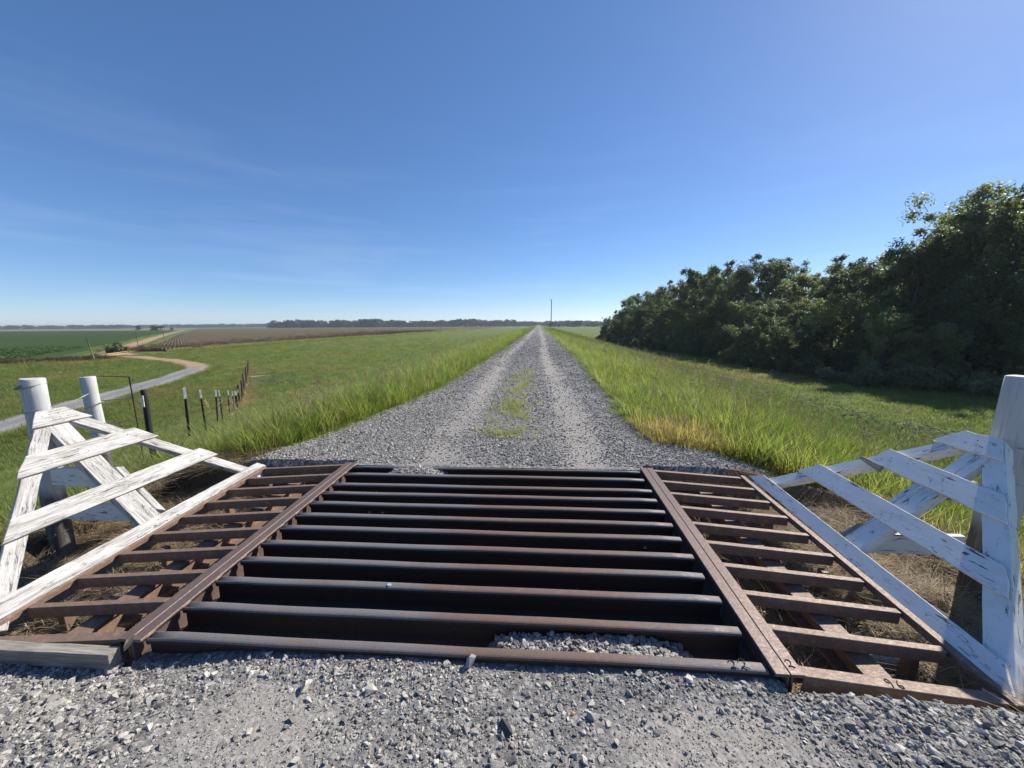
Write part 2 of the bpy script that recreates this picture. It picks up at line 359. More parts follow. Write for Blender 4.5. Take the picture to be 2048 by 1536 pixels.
# ------------------------------------------------------------------ ground sheet
TILT = math.tan(math.radians(1.57))
TOE = -5.3
def crest(y): return TILT * (np.clip(y, 1.3, 4.4) - 1.66)
def ground_z(x, y, rough=True):
    x = np.asarray(x, float); y = np.asarray(y, float)
    c = crest(y)
    near = sstep(7.0, 4.4, y)
    sl = 2.95 + 0.0 * y; sr = 1.65 + 0.75 * (1 - near)
    dl = np.maximum(0, -x - sl); dr = np.maximum(0, x - sr)
    d = dl + dr
    k = 0.8
    drop = np.where(d < k, d * d / (2 * k), d - k / 2) / 4.0
    z = c - drop
    soft = 1.2                                  # rounded toe
    hgt = TOE
    z = hgt + np.where(z - hgt > soft, z - hgt, np.where(z - hgt > -soft, (z - hgt + soft) ** 2 / (4 * soft), 0))
    far = np.hypot(x, y)
    if rough:
        off = sstep(0.0, 2.0, d)
        z = z + off * (fbm(x * 0.35, y * 0.35, 3) - 0.47) * 0.28 + off * (fbm(x * 0.05, y * 0.05, 9) - 0.47) * 0.8 * sstep(14, 40, far)
        z = z + (fbm(x * 2.1, y * 2.1, 5) - 0.47) * 0.035
        inroad = sstep(0.5, 0.0, d)
        # wheel tracks and the humped centre of the gravel road
        z = z + inroad * (-0.02 * np.exp(-((x + 1.35) / 0.35) ** 2) - 0.02 * np.exp(-((x - 0.45) / 0.35) ** 2)) * sstep(4.2, 5.0, y)
    # ground under the wings of the cattle guard, and the pit under the rails
    lowl = sstep(-1.2, -2.0, x)
    z = z - sstep(1.05, 1.62, y) * (y < 1.75) * (x > -5) * (x < 4) * (0.040 + 0.07 * lowl + 0.03 * (fbm(x * 1.7, y * 0 + 3.3, 15) - 0.5))
    inwy = (y > 1.58) & (y < 4.10)
    wing = inwy & (((x > 1.13) & (x < 2.30)) | ((x < -2.08) & (x > -3.25)))
    wz = -0.37 + c + (fbm(x * 3, y * 3, 8) - 0.5) * 0.14
    z = np.where(wing, np.minimum(z, wz), z)
    z = np.where(inwy & (x >= 2.30) & (x < 3.4), np.minimum(z, wz + (x - 2.3) * -0.10), z)
    z = np.where(inwy & (x <= -3.25) & (x > -4.3), np.minimum(z, wz + (-x - 3.25) * -0.05), z)
    pit = (y > 1.70) & (y < 3.97) & (x > -2.10) & (x < 1.15)
    pz = -0.62 + 0 * x
    m1 = np.exp(-(((x - 0.27) / 0.68) ** 8)) * np.clip(2.2 * (1.0 - (y - 1.70) / 0.30), 0, 1)          # gravel spilt behind the near rail
    m2 = np.exp(-(((x + 1.32) / 0.56) ** 4)) * np.clip(2.2 * (1.0 - (3.97 - y) / 0.32), 0, 1)          # and in front of the far rail
    pz = np.where(m1 > 0.01, pz + m1 * (0.525 + 0.05 * fbm(x * 2.5, y * 3, 19)), pz); pz = np.where(m2 > 0.01, pz + m2 * 0.61, pz)
    z = np.where(pit, np.minimum(z, pz + c), z)
    # right of the near edge the shoulder falls away in front of the wing
    return z
def fence_dist(x, y):
    P = FENCE_PATH; best = np.full(np.shape(x), 1e9)
    for (ax, ay), (bx, by) in zip(P[:-1], P[1:]):
        dx, dy = bx - ax, by - ay; t = np.clip(((x - ax) * dx + (y - ay) * dy) / (dx * dx + dy * dy), 0, 1)
        best = np.minimum(best, np.hypot(x - ax - t * dx, y - ay - t * dy))
    return best
FENCE_PATH = [(-4.65, 3.75), (-7.55, 7.55), (-12.8, 14.4), (-17.6, 20.8), (-25.3, 30.3), (-33.5, 41.3), (-43.9, 55.0), (-48.5, 61.0)]
def masks(x, y):
    x = np.asarray(x, float); y = np.asarray(y, float)
    # gravel: edges from the photograph
    ledge = np.interp(y, [-50, 0.5, 1.6, 4.2, 5.0, 7.2, 9.3, 16, 34, 3000], [-5.5, -5.2, -4.2, -3.45, -3.0, -2.65, -2.4, -2.3, -2.3, -2.3])
    redge = np.interp(y, [-50, 0.8, 1.5, 1.7, 4.0, 4.3, 5.0, 6.5, 9, 17, 57, 3000], [3.6, 3.4, 2.45, 1.4, 1.6, 2.75, 1.5, 1.42, 1.5, 1.75, 2.0, 2.0])
    g = sstep(-0.30, 0.30, x - ledge) * sstep(-0.25, 0.25, redge - x)
    strip = sstep(4.9, 5.6, y) * sstep(16, 10, y) * np.exp(-((x + 0.47) / 0.30) ** 2)
    wing = ((y > 1.6) & (y < 4.1) & ((x < -2.12) | (x > 1.2)))
    g = np.where(wing, 0.0, g); g = g * (1 - 0.45 * strip)
    pit = (y > 1.70) & (y < 3.97) & (x > -2.12) & (x < 1.17)
    g = np.where(pit, 0.9, g)
    s = np.where(wing & (x > -4.7) & (x < 3.6), 1.0, 0.0)
    s = np.where((y > 1.5) & (y < 4.4) & (x > -4.6) & (x < 3.5), np.maximum(s, 0.85), s)
    s = np.maximum(s, sstep(0.9, 0.2, np.hypot((x - 1.9) / 1.0, (y - 5.3) / 1.1)) * 0.75)
    s = np.maximum(s, sstep(1.0, 0.3, np.hypot((x + 3.7) / 0.5, (y - 4.4) / 0.4)) * 0.6)
    s = np.maximum(s, sstep(1.4, 0.5, fence_dist(x - 0.6, y)) * sstep(20, 30, y) * 0.8)
    s = np.maximum(s, sstep(1.2, 0.4, np.hypot((x - 4.9) / 1.6, (y - 2.8) / 1.0)) * 0.85)
    wob = 0.10 * np.sin(y * 0.16 + 1.0) + 0.22 * (fbm(y * 0.11, y * 0 + 4.2, 71) - 0.47) * 2
    lt, rt = -1.35 + wob, 0.45 + wob * 0.8
    wid = 0.24 + 0.22 * fbm(y * 0.35, x * 0.4, 72)
    t = np.maximum(np.exp(-((x - lt) / wid) ** 2), np.exp(-((x - rt) / wid) ** 2)) * np.where(y > 4, 1, 0) * np.clip(0.35 + 1.3 * fbm(x * 0.9, y * 0.45, 73), 0, 1)
    t2 = np.maximum(np.exp(-((x + 1.15) / 0.42) ** 2), np.exp(-((x - 0.70) / 0.50) ** 2)) * sstep(1.62, 1.35, y)
    t = np.maximum(t, t2)
    return g, s, t, strip
def axis(dense, step, lims, grow):
    a, b = dense; core = list(np.arange(a, b + 1e-6, step))
    hi = []; v, s = b, step
    while v < lims[1]: s *= grow; v += s; hi.append(min(v, lims[1]))
    lo = []; v, s = a, step
    while v > lims[0]: s *= grow; v -= s; lo.append(max(v, lims[0]))
    return lo[::-1] + core + hi
GX = axis((-5.2, 4.6), 0.07, (-9000, 9000), 1.075)
GY = axis((0.4, 7.5), 0.07, (-400, 9000), 1.07)
for e in (-2.101, -2.099, 1.149, 1.151, -3.251, -3.249, 2.299, 2.301, 1.129, 1.131, -2.081, -2.079): GX.append(e)
for e in (1.699, 1.701, 3.969, 3.971, 1.579, 1.581, 4.099, 4.101): GY.append(e)
GX = np.array(sorted(set(np.round(GX, 4)))); GY = np.array(sorted(set(np.round(GY, 4))))
gx, gy = np.meshgrid(GX, GY)
gz = ground_z(gx, gy)
nx, ny = len(GX), len(GY)
vv = np.stack([gx.ravel(), gy.ravel(), gz.ravel()], 1)
ii = np.arange(nx * ny).reshape(ny, nx)
ff = np.stack([ii[:-1, :-1].ravel(), ii[:-1, 1:].ravel(), ii[1:, 1:].ravel(), ii[1:, :-1].ravel()], 1)
def fast_mesh(name, verts, faces, mat=None, smooth=False):
    me = bpy.data.meshes.new(name); nf, k = faces.shape
    me.vertices.add(len(verts)); me.vertices.foreach_set('co', np.ascontiguousarray(verts, dtype=np.float32).ravel())
    me.loops.add(nf * k); me.loops.foreach_set('vertex_index', np.ascontiguousarray(faces, dtype=np.int32).ravel())
    me.polygons.add(nf); me.polygons.foreach_set('loop_start', np.arange(0, nf * k, k, dtype=np.int32))
    me.update(calc_edges=True)
    if mat: me.materials.append(mat)
    if smooth: me.polygons.foreach_set('use_smooth', np.ones(nf, bool))
    return me
def fattr(me, name, vals, domain='POINT'):
    a = me.attributes.new(name, 'FLOAT', domain); a.data.foreach_set('value', np.ascontiguousarray(vals, dtype=np.float32).ravel())
me = fast_mesh('ground', vv, ff, M_GROUND, True)
mg, ms_, mt, mstrip = masks(gx, gy)
fattr(me, 'gravel', mg); fattr(me, 'straw', ms_); fattr(me, 'track', mt)
ground = mesh_obj('ground', me, None); tag(ground, 'grassy levee with gravel road on its crest and flat farmland around', 'ground', kind='structure')

def ribbon(name, pts, width, z_off, mat, label, dirt):
    """road sheet following the ground along a smoothed polyline"""
    P = np.array(pts, float)
    for _ in range(3):
        Q = [P[0]]
        for a, b in zip(P[:-1], P[1:]): Q += [a * .75 + b * .25, a * .25 + b * .75]
        Q.append(P[-1]); P = np.array(Q)
    seg = np.r_[0, np.cumsum(np.hypot(*np.diff(P[:, :2], axis=0).T))]
    n = int(min(260, max(60, seg[-1] / 1.5)))
    s = seg[-1] * np.linspace(0, 1, n) ** (1.6 if seg[-1] > 300 else 1.0)
    X = np.interp(s, seg, P[:, 0]); Y = np.interp(s, seg, P[:, 1]); D = np.interp(s, seg, np.interp(np.arange(len(P)), np.linspace(0, len(P) - 1, len(dirt)), dirt))
    tx = np.gradient(X); ty = np.gradient(Y); L = np.hypot(tx, ty); nxv, nyv = ty / L, -tx / L
    m = 9; o = np.linspace(-1, 1, m); verts = []; dv = []; ev = []
    for i in range(n):
        w = width * (0.5 + 0.06 * math.sin(i * 1.7) + 0.05 * math.sin(i * 0.63))
        for k in o:
            x = X[i] + nxv[i] * k * w; y = Y[i] + nyv[i] * k * w
            verts.append((x, y, 0)); dv.append(D[i]); ev.append(abs(k))
    verts = np.array(verts)
    verts[:, 2] = ground_z(verts[:, 0], verts[:, 1]) + z_off + 0.05 * (1 - np.array(ev) ** 2)
    idx = np.arange(n * m).reshape(n, m)
    fc = np.stack([idx[:-1, :-1].ravel(), idx[:-1, 1:].ravel(), idx[1:, 1:].ravel(), idx[1:, :-1].ravel()], 1)
    me = fast_mesh(name, verts, fc, mat, True); fattr(me, 'dirt', np.array(dv)); fattr(me, 'edge', np.array(ev))
    o = mesh_obj(name, me, None); tag(o, label, 'road', kind='structure'); return o
RAMP = [(-31, 10), (-33.5, 17), (-36, 22), (-38.6, 26.7), (-41.4, 32.4), (-45.4, 41.0), (-51.5, 51.5), (-56.5, 60.5), (-66.5, 68.3), (-76.8, 73.9), (-88.9, 79.9), (-99, 84.5)]
ribbon('farm_ramp_road', RAMP, 4.4, 0.16, M_ROAD, 'curving grey gravel farm track on the grass below the levee', [0, 0, 0, 0, 0, 0, 0.1, 0.55, 0.9, 1, 1, 1])
DIRT = [(-98, 84), (-113, 94.5), (-135, 117), (-159, 142), (-330, 321), (-701, 723)]
ribbon('dirt_road', DIRT, 7.0, 0.30, M_ROAD, 'straight tan dirt road running between the green and brown fields', [1, 1, 1, 1, 1, 1])

def field(name, poly, h, mat, label, n=70):
    """crop canopy: a raised sheet with skirts, triangulated in rows between two polylines"""
    (A, B) = poly
    A = np.array(A, float); B = np.array(B, float)
    def res(P, k):
        s = np.r_[0, np.cumsum(np.hypot(*np.diff(P, axis=0).T))]; t = np.linspace(0, 1, k) ** 1.7 * s[-1]
        return np.stack([np.interp(t, s, P[:, 0]), np.interp(t, s, P[:, 1])], 1)
    k = n; a = res(A, k); c = res(B, k); m = 46
    t = np.linspace(0, 1, m) ** 2.0
    X = a[:, None, 0] * (1 - t) + c[:, None, 0] * t; Y = a[:, None, 1] * (1 - t) + c[:, None, 1] * t
    dd = np.hypot(X, Y)
    jit = (fbm(X * 0.08, Y * 0.08, 21) - 0.47) * 5.0 * (t < 0.02)
    X = X + jit; Y = Y + jit * 0.5
    Z = ground_z(X, Y, True) * 0 + TOE + 0.2 + h * (0.75 + 0.5 * fbm(X * 0.25, Y * 0.25, 4)) 
    edge = np.ones_like(Z); edge[0, :] = 0; edge[-1, :] = 0; edge[:, 0] = 0; edge[:, -1] = 0
    Z = np.where(edge > 0, Z, TOE - 0.7)
    verts = np.stack([X.ravel(), Y.ravel(), Z.ravel()], 1); idx = np.arange(k * m).reshape(k, m)
    fc = np.stack([idx[:-1, :-1].ravel(), idx[:-1, 1:].ravel(), idx[1:, 1:].ravel(), idx[1:, :-1].ravel()], 1)
    o = mesh_obj(name, fast_mesh(name, verts, fc, mat, True), None); tag(o, label, 'field', kind='stuff'); return o
field('soybean_field', ([(-110, 50), (-103, 66), (-106, 80), (-118, 92), (-138, 110), (-252, 228), (-720, 727)], [(-260, -40), (-300, 40), (-420, 120), (-560, 200), (-800, 320), (-1100, 500), (-1500, 740)]), 0.55, M_SOY,
      'dark green soybean field left of the straight dirt road')
field('brown_crop_field', ([(-104, 101), (-103, 130), (-103, 190), (-98, 260), (-92, 520), (-90, 1350)], [(-113, 101), (-150, 142), (-323, 321), (-500, 515), (-696, 723), (-1250, 1320)]), 0.75, M_BROWN,
      'brown ripening crop field between the mown grass and the dirt road')
field('tan_stubble_field', ([(-716, 735), (-900, 930), (-1250, 1330)], [(-1500, 760), (-2300, 900), (-3600, 1330)]), 0.3, M_TAN, 'tan stubble field beyond the green soybean field', 30)

# ------------------------------------------------------------------ scatter with geometry nodes
def scatter(name, src, P, rot, scl, idx, extra=None):
    coll = bpy.data.collections.new(name + '_source')
    for o in src: coll.objects.link(o)
    me = bpy.data.meshes.new(name)
    me.vertices.add(len(P)); me.vertices.foreach_set('co', np.ascontiguousarray(P, dtype=np.float32).ravel())
    def av(nm, typ, d):
        a = me.attributes.new(nm, typ, 'POINT'); a.data.foreach_set('vector' if typ == 'FLOAT_VECTOR' else 'value', np.ascontiguousarray(d, dtype=np.int32 if typ == 'INT' else np.float32).ravel())
    av('rot', 'FLOAT_VECTOR', rot); av('scl', 'FLOAT_VECTOR', scl); av('idx', 'INT', idx)
    for k, d in (extra or {}).items(): av(k, 'FLOAT', d)
    me.update()
    o = bpy.data.objects.new(name, me); COL.objects.link(o)
    ng = bpy.data.node_groups.new(name + '_nodes', 'GeometryNodeTree')
    ng.interface.new_socket('Geometry', in_out='INPUT', socket_type='NodeSocketGeometry'); ng.interface.new_socket('Geometry', in_out='OUTPUT', socket_type='NodeSocketGeometry')
    N = ng.nodes; L = ng.links
    gi = N.new('NodeGroupInput'); go = N.new('NodeGroupOutput'); iop = N.new('GeometryNodeInstanceOnPoints'); ci = N.new('GeometryNodeCollectionInfo')
    ci.inputs['Collection'].default_value = coll; ci.inputs['Separate Children'].default_value = True; ci.inputs['Reset Children'].default_value = True
    iop.inputs['Pick Instance'].default_value = True
    def na(nm, t):
        n = N.new('GeometryNodeInputNamedAttribute'); n.data_type = t; n.inputs['Name'].default_value = nm; return n.outputs['Attribute']
    L.new(gi.outputs[0], iop.inputs['Points']); L.new(ci.outputs[0], iop.inputs['Instance'])
    L.new(na('idx', 'INT'), iop.inputs['Instance Index'])
    e2r = N.new('FunctionNodeEulerToRotation'); L.new(na('rot', 'FLOAT_VECTOR'), e2r.inputs[0]); L.new(e2r.outputs[0], iop.inputs['Rotation'])
    L.new(na('scl', 'FLOAT_VECTOR'), iop.inputs['Scale']); L.new(iop.outputs[0], go.inputs[0])
    md = o.modifiers.new('scatter', 'NODES'); md.node_group = ng
    return o
def src_obj(name, me): return bpy.data.objects.new(name, me)

# stones
def stone_mesh(i, mat, flat=0.7):
    r = random.Random(100 + i); bm = bmesh.new()
    for k in range(15):
        v = Vector((r.gauss(0, 1), r.gauss(0, 1), r.gauss(0, 1))).normalized() * r.uniform(0.42, 0.56)
        bm.verts.new((v.x * r.uniform(1.0, 1.3), v.y * 0.9, v.z * flat))
    bmesh.ops.convex_hull(bm, input=bm.verts, use_existing_faces=False)
    for v in [v for v in bm.verts if not v.link_faces]: bm.verts.remove(v)
    bmesh.ops.dissolve_limit(bm, angle_limit=0.3, verts=bm.verts, edges=bm.edges)
    me = bpy.data.meshes.new('stone_piece'); bm.to_mesh(me); bm.free()
    if mat: me.materials.append(mat)
    return me
stone_meshes = [stone_mesh(i, M_STONE, 0.55 + 0.05 * (i % 4)) for i in range(9)]
def stones(name, label, regions, seed):
    rg = np.random.default_rng(seed); Ps, Ss = [], []
    for (x0, x1, y0, y1, dens, smed, ssig, smin, smax, kind) in regions:
        n = int((x1 - x0) * (y1 - y0) * dens); x = rg.uniform(x0, x1, n); y = rg.uniform(y0, y1, n)
        g, s, t, st = masks(x, y)
        clump = fbm(x * 2.3, y * 2.3, seed)
        size = np.clip(smed * np.exp(rg.normal(0, ssig, n)), smin, smax)
        keep = (g > 0.35 + 0.3 * rg.random(n) * (kind != 'pit'))
        pitm = (y > 1.70) & (y < 3.97) & (x > -2.10) & (x < 1.15)
        if kind == 'pit':
            z = ground_z(x, y); keep = pitm & (z > -0.56)
        else:
            keep &= ~((y > 1.63) & (y < 4.05))
            small = size < smed * 0.8
            if kind == 'f': keep &= rg.random(n) < 0.75; Ps.append(np.stack([x, y, size], 1)[keep]); continue
            if kind == 'fade': keep &= rg.random(n) < sstep(y1, y0, y) ** 1.5
            keep &= rg.random(n) < np.where(small, 1 - 0.25 * t, 1 - 0.90 * t) * (0.35 + 1.3 * np.clip(clump - 0.15, 0, 1)) * (1 - 0.7 * st)
        Ps.append(np.stack([x, y, size], 1)[keep])
    A = np.concatenate(Ps); n = len(A)
    z = ground_z(A[:, 0], A[:, 1]) + A[:, 2] * rg.uniform(-0.05, 0.22, n)
    rot = np.stack([rg.normal(0, 0.35, n), rg.normal(0, 0.35, n), rg.uniform(0, 6.283, n)], 1)
    scl = np.repeat(A[:, 2:3], 3, 1) * rg.uniform(0.8, 1.25, (n, 3))
    o = scatter(name, [src_obj('stone_piece', m) for m in stone_meshes], np.c_[A[:, :2], z], rot, scl, rg.integers(0, 9, n))
    return tag(o, label, 'gravel', kind='stuff')
stones('gravel', 'crushed grey stone in front of the steel cattle guard', [
    (-3.4, 3.2, 0.7, 1.68, 9000, 0.0055, 0.25, 0.003, 0.009, 'f'), (-4.2, 4.0, 0.3, 1.72, 5200, 0.010, 0.3, 0.005, 0.016, 'n'), (-4.2, 4.0, 0.3, 1.72, 2600, 0.0175, 0.34, 0.010, 0.036, 'n'),
    (-4.2, -1.5, 0.3, 1.6, 800, 0.028, 0.28, 0.018, 0.048, 'n'), (1.2, 4.0, 0.3, 1.6, 1100, 0.029, 0.30, 0.018, 0.055, 'n'),
    (-1.5, 1.2, 0.3, 1.7, 90, 0.034, 0.25, 0.025, 0.05, 'n')], 31)
stones('gravel', 'crushed grey stone spilt into the pit between the steel rails', [(-2.1, 1.15, 1.70, 2.05, 6500, 0.026, 0.3, 0.015, 0.05, 'pit'), (-2.1, 1.15, 3.6, 3.97, 5000, 0.026, 0.3, 0.015, 0.05, 'pit')], 32)
stones('gravel', 'crushed grey stone of the levee road beyond the cattle guard', [
    (-4.2, 2.6, 4.0, 7.0, 2000, 0.020, 0.34, 0.011, 0.040, 'n'), (-4.2, 2.6, 4.0, 5.2, 1800, 0.020, 0.3, 0.01, 0.03, 'n'),
    (-4.0, 2.4, 7.0, 12, 700, 0.030, 0.3, 0.018, 0.05, 'n'), (-4.0, 2.4, 12, 40, 300, 0.038, 0.25, 0.025, 0.06, 'fade'), (-4.0, 2.4, 18, 80, 60, 0.06, 0.25, 0.04, 0.09, 'fade')], 33)

# ------------------------------------------------------------------ grass and straw
def blade_mesh(name, seed, n, rad, lmin, lmax, wid, lean, curl, mat, lying=0.0, seg=4, stalk=0):
    r = random.Random(seed); V = []; F = []; LV = []
    for k in range(n):
        a = r.uniform(0, 6.283); rr = rad * math.sqrt(r.random()); bx, by = rr * math.cos(a), rr * math.sin(a)
        h = a + r.gauss(0, 0.8); L = r.uniform(lmin, lmax); w = wid * r.uniform(0.7, 1.25)
        th = abs(r.gauss(lean, lean * 0.5)); c = r.uniform(0.4, 1.3) * curl
        if lying: th = r.uniform(1.25, 1.6); c = r.uniform(-0.2, 0.25)
        dx, dy = math.cos(h), math.sin(h); px, py = -dy, dx
        x = y = z = 0.0; tw = r.uniform(-0.6, 0.6); lv = r.random()
        if lying: z = r.uniform(0, lying)
        st = len(V)
        for s in range(seg + 1):
            t = s / seg; ww = w * (1 - t) ** 0.7 * (0.75 + 0.5 * min(1, t * 3)) * 0.5
            if s == seg: ww = w * 0.03
            cx, cy = px * math.cos(tw) , py * math.cos(tw); cz = math.sin(tw) * 0.5
            V += [(bx + dx * x - cx * ww, by + dy * x - cy * ww, z - cz * ww), (bx + dx * x + cx * ww, by + dy * x + cy * ww, z + cz * ww)]
            LV += [lv, lv]
            ang = th + c * t; x += L / seg * math.sin(ang); z += L / seg * math.cos(ang)
            if lying: z = max(0.003, z)
        for s in range(seg): F.append((st + 2 * s, st + 2 * s + 1, st + 2 * s + 3, st + 2 * s + 2))
    me = mesh_from(name, V, F, mat, True); fattr(me, 'lv', np.array(LV)); return me
TALL = [blade_mesh('grass_tuft', 10 + i, 16, 0.09, 0.45, 0.95, 0.013, 0.28, 0.9, M_GRASS, seg=5) for i in range(5)]
LONG = [blade_mesh('grass_tuft', 90 + i, 14, 0.08, 0.7, 1.25, 0.017, 0.30, 1.5, M_GRASS, seg=7) for i in range(4)]
MID = [blade_mesh('grass_tuft', 30 + i, 22, 0.10, 0.18, 0.42, 0.008, 0.40, 0.7, M_GRASS) for i in range(5)]
TURF = [blade_mesh('grass_tuft', 50 + i, 34, 0.26, 0.07, 0.17, 0.009, 0.55, 0.6, M_TURF, seg=2) for i in range(5)]
STRAW = [blade_mesh('straw_tuft', 70 + i, 16, 0.13, 0.10, 0.34, 0.0045, 1.4, 0.1, M_STRAW, lying=0.05, seg=2) for i in range(5)]
def place_grass(name, label, src, x, y, base_s, rg, dry=None, zoff=-0.02, sz=None, cat='grass'):
    n = len(x); z = ground_z(x, y) + zoff
    rot = np.stack([rg.normal(0, 0.10, n), rg.normal(0, 0.10, n), rg.uniform(0, 6.283, n)], 1)
    s = base_s * rg.uniform(0.7, 1.3, n); scl = np.stack([s, s, s * (1 if sz is None else sz)], 1)
    o = scatter(name, [src_obj('tuft_source', m) for m in src], np.stack([x, y, z], 1), rot, scl, rg.integers(0, len(src), n), {'dry': np.zeros(n) if dry is None else dry})
    return tag(o, label, cat, kind='stuff')
rg = np.random.default_rng(5)
def guard_clear(x, y): return ~((y > 0.0) & (y < 4.3) & (x > -4.6) & (x < 3.5))
def off_ramp(x, y):
    P = np.array(RAMP); b = np.full(len(x), 1e9)
    for (ax, ay), (bx, by) in zip(P[:-1], P[1:]):
        dx, dy = bx - ax, by - ay; t = np.clip(((x - ax) * dx + (y - ay) * dy) / (dx * dx + dy * dy), 0, 1)
        b = np.minimum(b, np.hypot(x - ax - t * dx, y - ay - t * dy))
    return b > 2.3
def samp(n, xa, xb, ya, yb, p=1.0):
    """y denser towards ya (power p)"""
    u = rg.random(n); y = ya * (yb / ya) ** u if p == 'log' else ya + (yb - ya) * u ** p
    x = rg.uniform(xa, xb, n); return x, y
# tall shoulder grass, left then right; clumpy
X, Y = [], []
x, y = samp(12500, -6.2, -2.1, 4.2, 70, 'log')
g, s, t, st = masks(x, y); dens = fbm(x * 0.9, y * 0.9, 41)
band = np.exp(-((x + 3.7) / 1.1) ** 2) ; band = np.where(y < 6.5, np.where((x < -3.2), 1, 0.5) * (x > -6.2), band)
k = guard_clear(x, y) & (g < 0.35) & (rg.random(len(x)) < band * (0.25 + 1.6 * np.clip(dens - 0.2, 0, 1))); X.append(x[k]); Y.append(y[k])
x, y = np.concatenate(X), np.concatenate(Y); d = np.hypot(x, y)
hs_ = np.interp(d, [4, 9, 30, 70], [0.52, 0.55, 0.62, 0.75]) * np.where(x < -4.2, 0.75, 1.0) * (0.75 + 0.6 * fbm(x * 0.7, y * 0.7, 77))
place_grass('grass', 'tall bright green grass along the left shoulder of the gravel road', TALL, x, y, hs_, rg, np.where(rg.random(len(x)) < 0.05, 0.85, rg.random(len(x)) ** 3 * 0.4))
x, y = samp(12000, 1.4, 7.0, 4.3, 70, 'log')
g, s, t, st = masks(x, y); dens = fbm(x * 0.55, y * 0.4, 43)
band = np.exp(-((x - 3.4 - 0.02 * y) / 1.3) ** 2); dead = sstep(0.9, 0.35, np.hypot((x - 1.9) / 1.0, (y - 5.2) / 1.1))
k = (g < 0.3) & (rg.random(len(x)) < band * np.clip((dens - 0.30) * 4.0, 0.03, 1) * (1 - dead)); x, y = x[k], y[k]; d = np.hypot(x, y)
hs_ = np.interp(d, [4, 9, 30, 70], [0.50, 0.55, 0.55, 0.7]) * (0.6 + 0.8 * fbm(x * 0.6, y * 0.5, 78))
place_grass('grass', 'tall bright green grass along the right shoulder of the gravel road', TALL, x, y, hs_, rg, np.where(rg.random(len(x)) < 0.06, 0.85, rg.random(len(x)) ** 3 * 0.4))
x = np.r_[rg.uniform(-6.6, -3.3, 420), rg.uniform(-4.6, -2.7, 160)]; y = np.r_[rg.uniform(4.5, 8.5, 420), rg.uniform(5.5, 12, 160)]; k = (masks(x, y)[0] < 0.3) & (rg.random(len(x)) < np.clip(fbm(x * 0.9, y * 0.9, 90) * 2.4 - 0.5, 0, 1)); x, y = x[k], y[k]
place_grass('grass', 'rank arching long-bladed grass behind the left slatted barrier', LONG, x, y, np.interp(y, [4.5, 6, 9, 12], [0.62, 0.55, 0.5, 0.5]), rg, rg.random(len(x)) ** 2 * 0.8)
def seed_stalk(seed):
    r = random.Random(seed); V = []; F = []; LV = []
    def quad(a, b, w):
        d = (b - a).normalized(); p = d.cross(Vector((r.gauss(0, 1), r.gauss(0, 1), r.gauss(0, 1)))).normalized() * w; st = len(V)
        V.extend([a - p, a + p, b + p * 0.5, b - p * 0.5]); LV.extend([r.random()] * 4); F.append((st, st + 1, st + 2, st + 3))
    for k in range(3):
        a = r.uniform(0, 6.28); h = r.uniform(0.7, 1.05); ln = r.uniform(0.1, 0.3); base = Vector((r.gauss(0, .05), r.gauss(0, .05), 0)); mid = base + Vector((math.cos(a) * ln * .4, math.sin(a) * ln * .4, h * .7)); tip = base + Vector((math.cos(a) * ln, math.sin(a) * ln, h))
        quad(base, mid, 0.003); quad(mid, tip, 0.002)
        for j in range(12):
            q = mid.lerp(tip, 0.35 + 0.65 * j / 11); quad(q, q + Vector((r.gauss(0, .03), r.gauss(0, .03), r.uniform(0.0, .05))), 0.004)
    me = mesh_from('seed_stalk', V, F, M_STRAW); fattr(me, 'lv', np.array(LV)); return me
SEED = [seed_stalk(i) for i in range(4)]
x = np.r_[rg.normal(-3.6, 0.7, 260), rg.normal(3.6, 1.0, 420)]; y = 4.6 * (40 / 4.6) ** rg.random(680); k = (masks(x, y)[0] < 0.25) & (np.abs(x + 0.4) > 2.2); x, y = x[k], y[k]
place_grass('seed_heads', 'pale dry seed stalks standing among the shoulder grass', SEED, x, y, np.full(len(x), 0.72), rg, cat='grass')
# medium grass: shoulders, slopes near the guard
x, y = samp(26000, -7.5, 6.2, 1.0, 45, 'log')
g, s, t, st = masks(x, y)
k = guard_clear(x, y) & (g < 0.35) & (np.abs(x) < 2.5 + y * 1.6) & (rg.random(len(x)) < np.where(np.abs(x + 0.5) < 5, 1.0, 0.55)); x, y = x[k], y[k]
s = s[k]; d = np.hypot(x, y)
place_grass('grass', 'knee-high green grass clothing both banks of the levee', MID, x, y, np.interp(d, [2, 10, 45], [0.75, 0.85, 1.3]), rg, np.clip(s * 1.2 + rg.random(len(x)) ** 3 * 0.5, 0, 0.9))
# weedy strip in the middle of the road, dead grass at the right edge
x = rg.normal(-0.47, 0.20, 1500); y = rg.uniform(5.0, 15, 1500); k = rg.random(1500) < sstep(15, 8, y) * np.clip(fbm(x * 2, y * 1.2, 6) * 2.2 - 0.45, 0, 1); x, y = x[k], y[k]
place_grass('grass', 'low yellow-green weeds on the hump between the wheel tracks', MID, x, y, np.full(len(x), 0.34), rg, rg.random(len(x)) * 0.75)
x = np.r_[rg.normal(1.95, 0.42, 1500), rg.normal(2.9, 0.6, 500)]; y = np.r_[rg.normal(5.3, 0.55, 1500), rg.normal(4.7, 0.3, 500)]; k = (masks(x, y)[0] < 0.6) & (y > 4.25); x, y = x[k], y[k]
place_grass('grass', 'yellow dying grass at the right road edge behind the guard', MID, x, y, np.full(len(x), 0.36), rg, 0.6 + 0.4 * rg.random(len(x)))
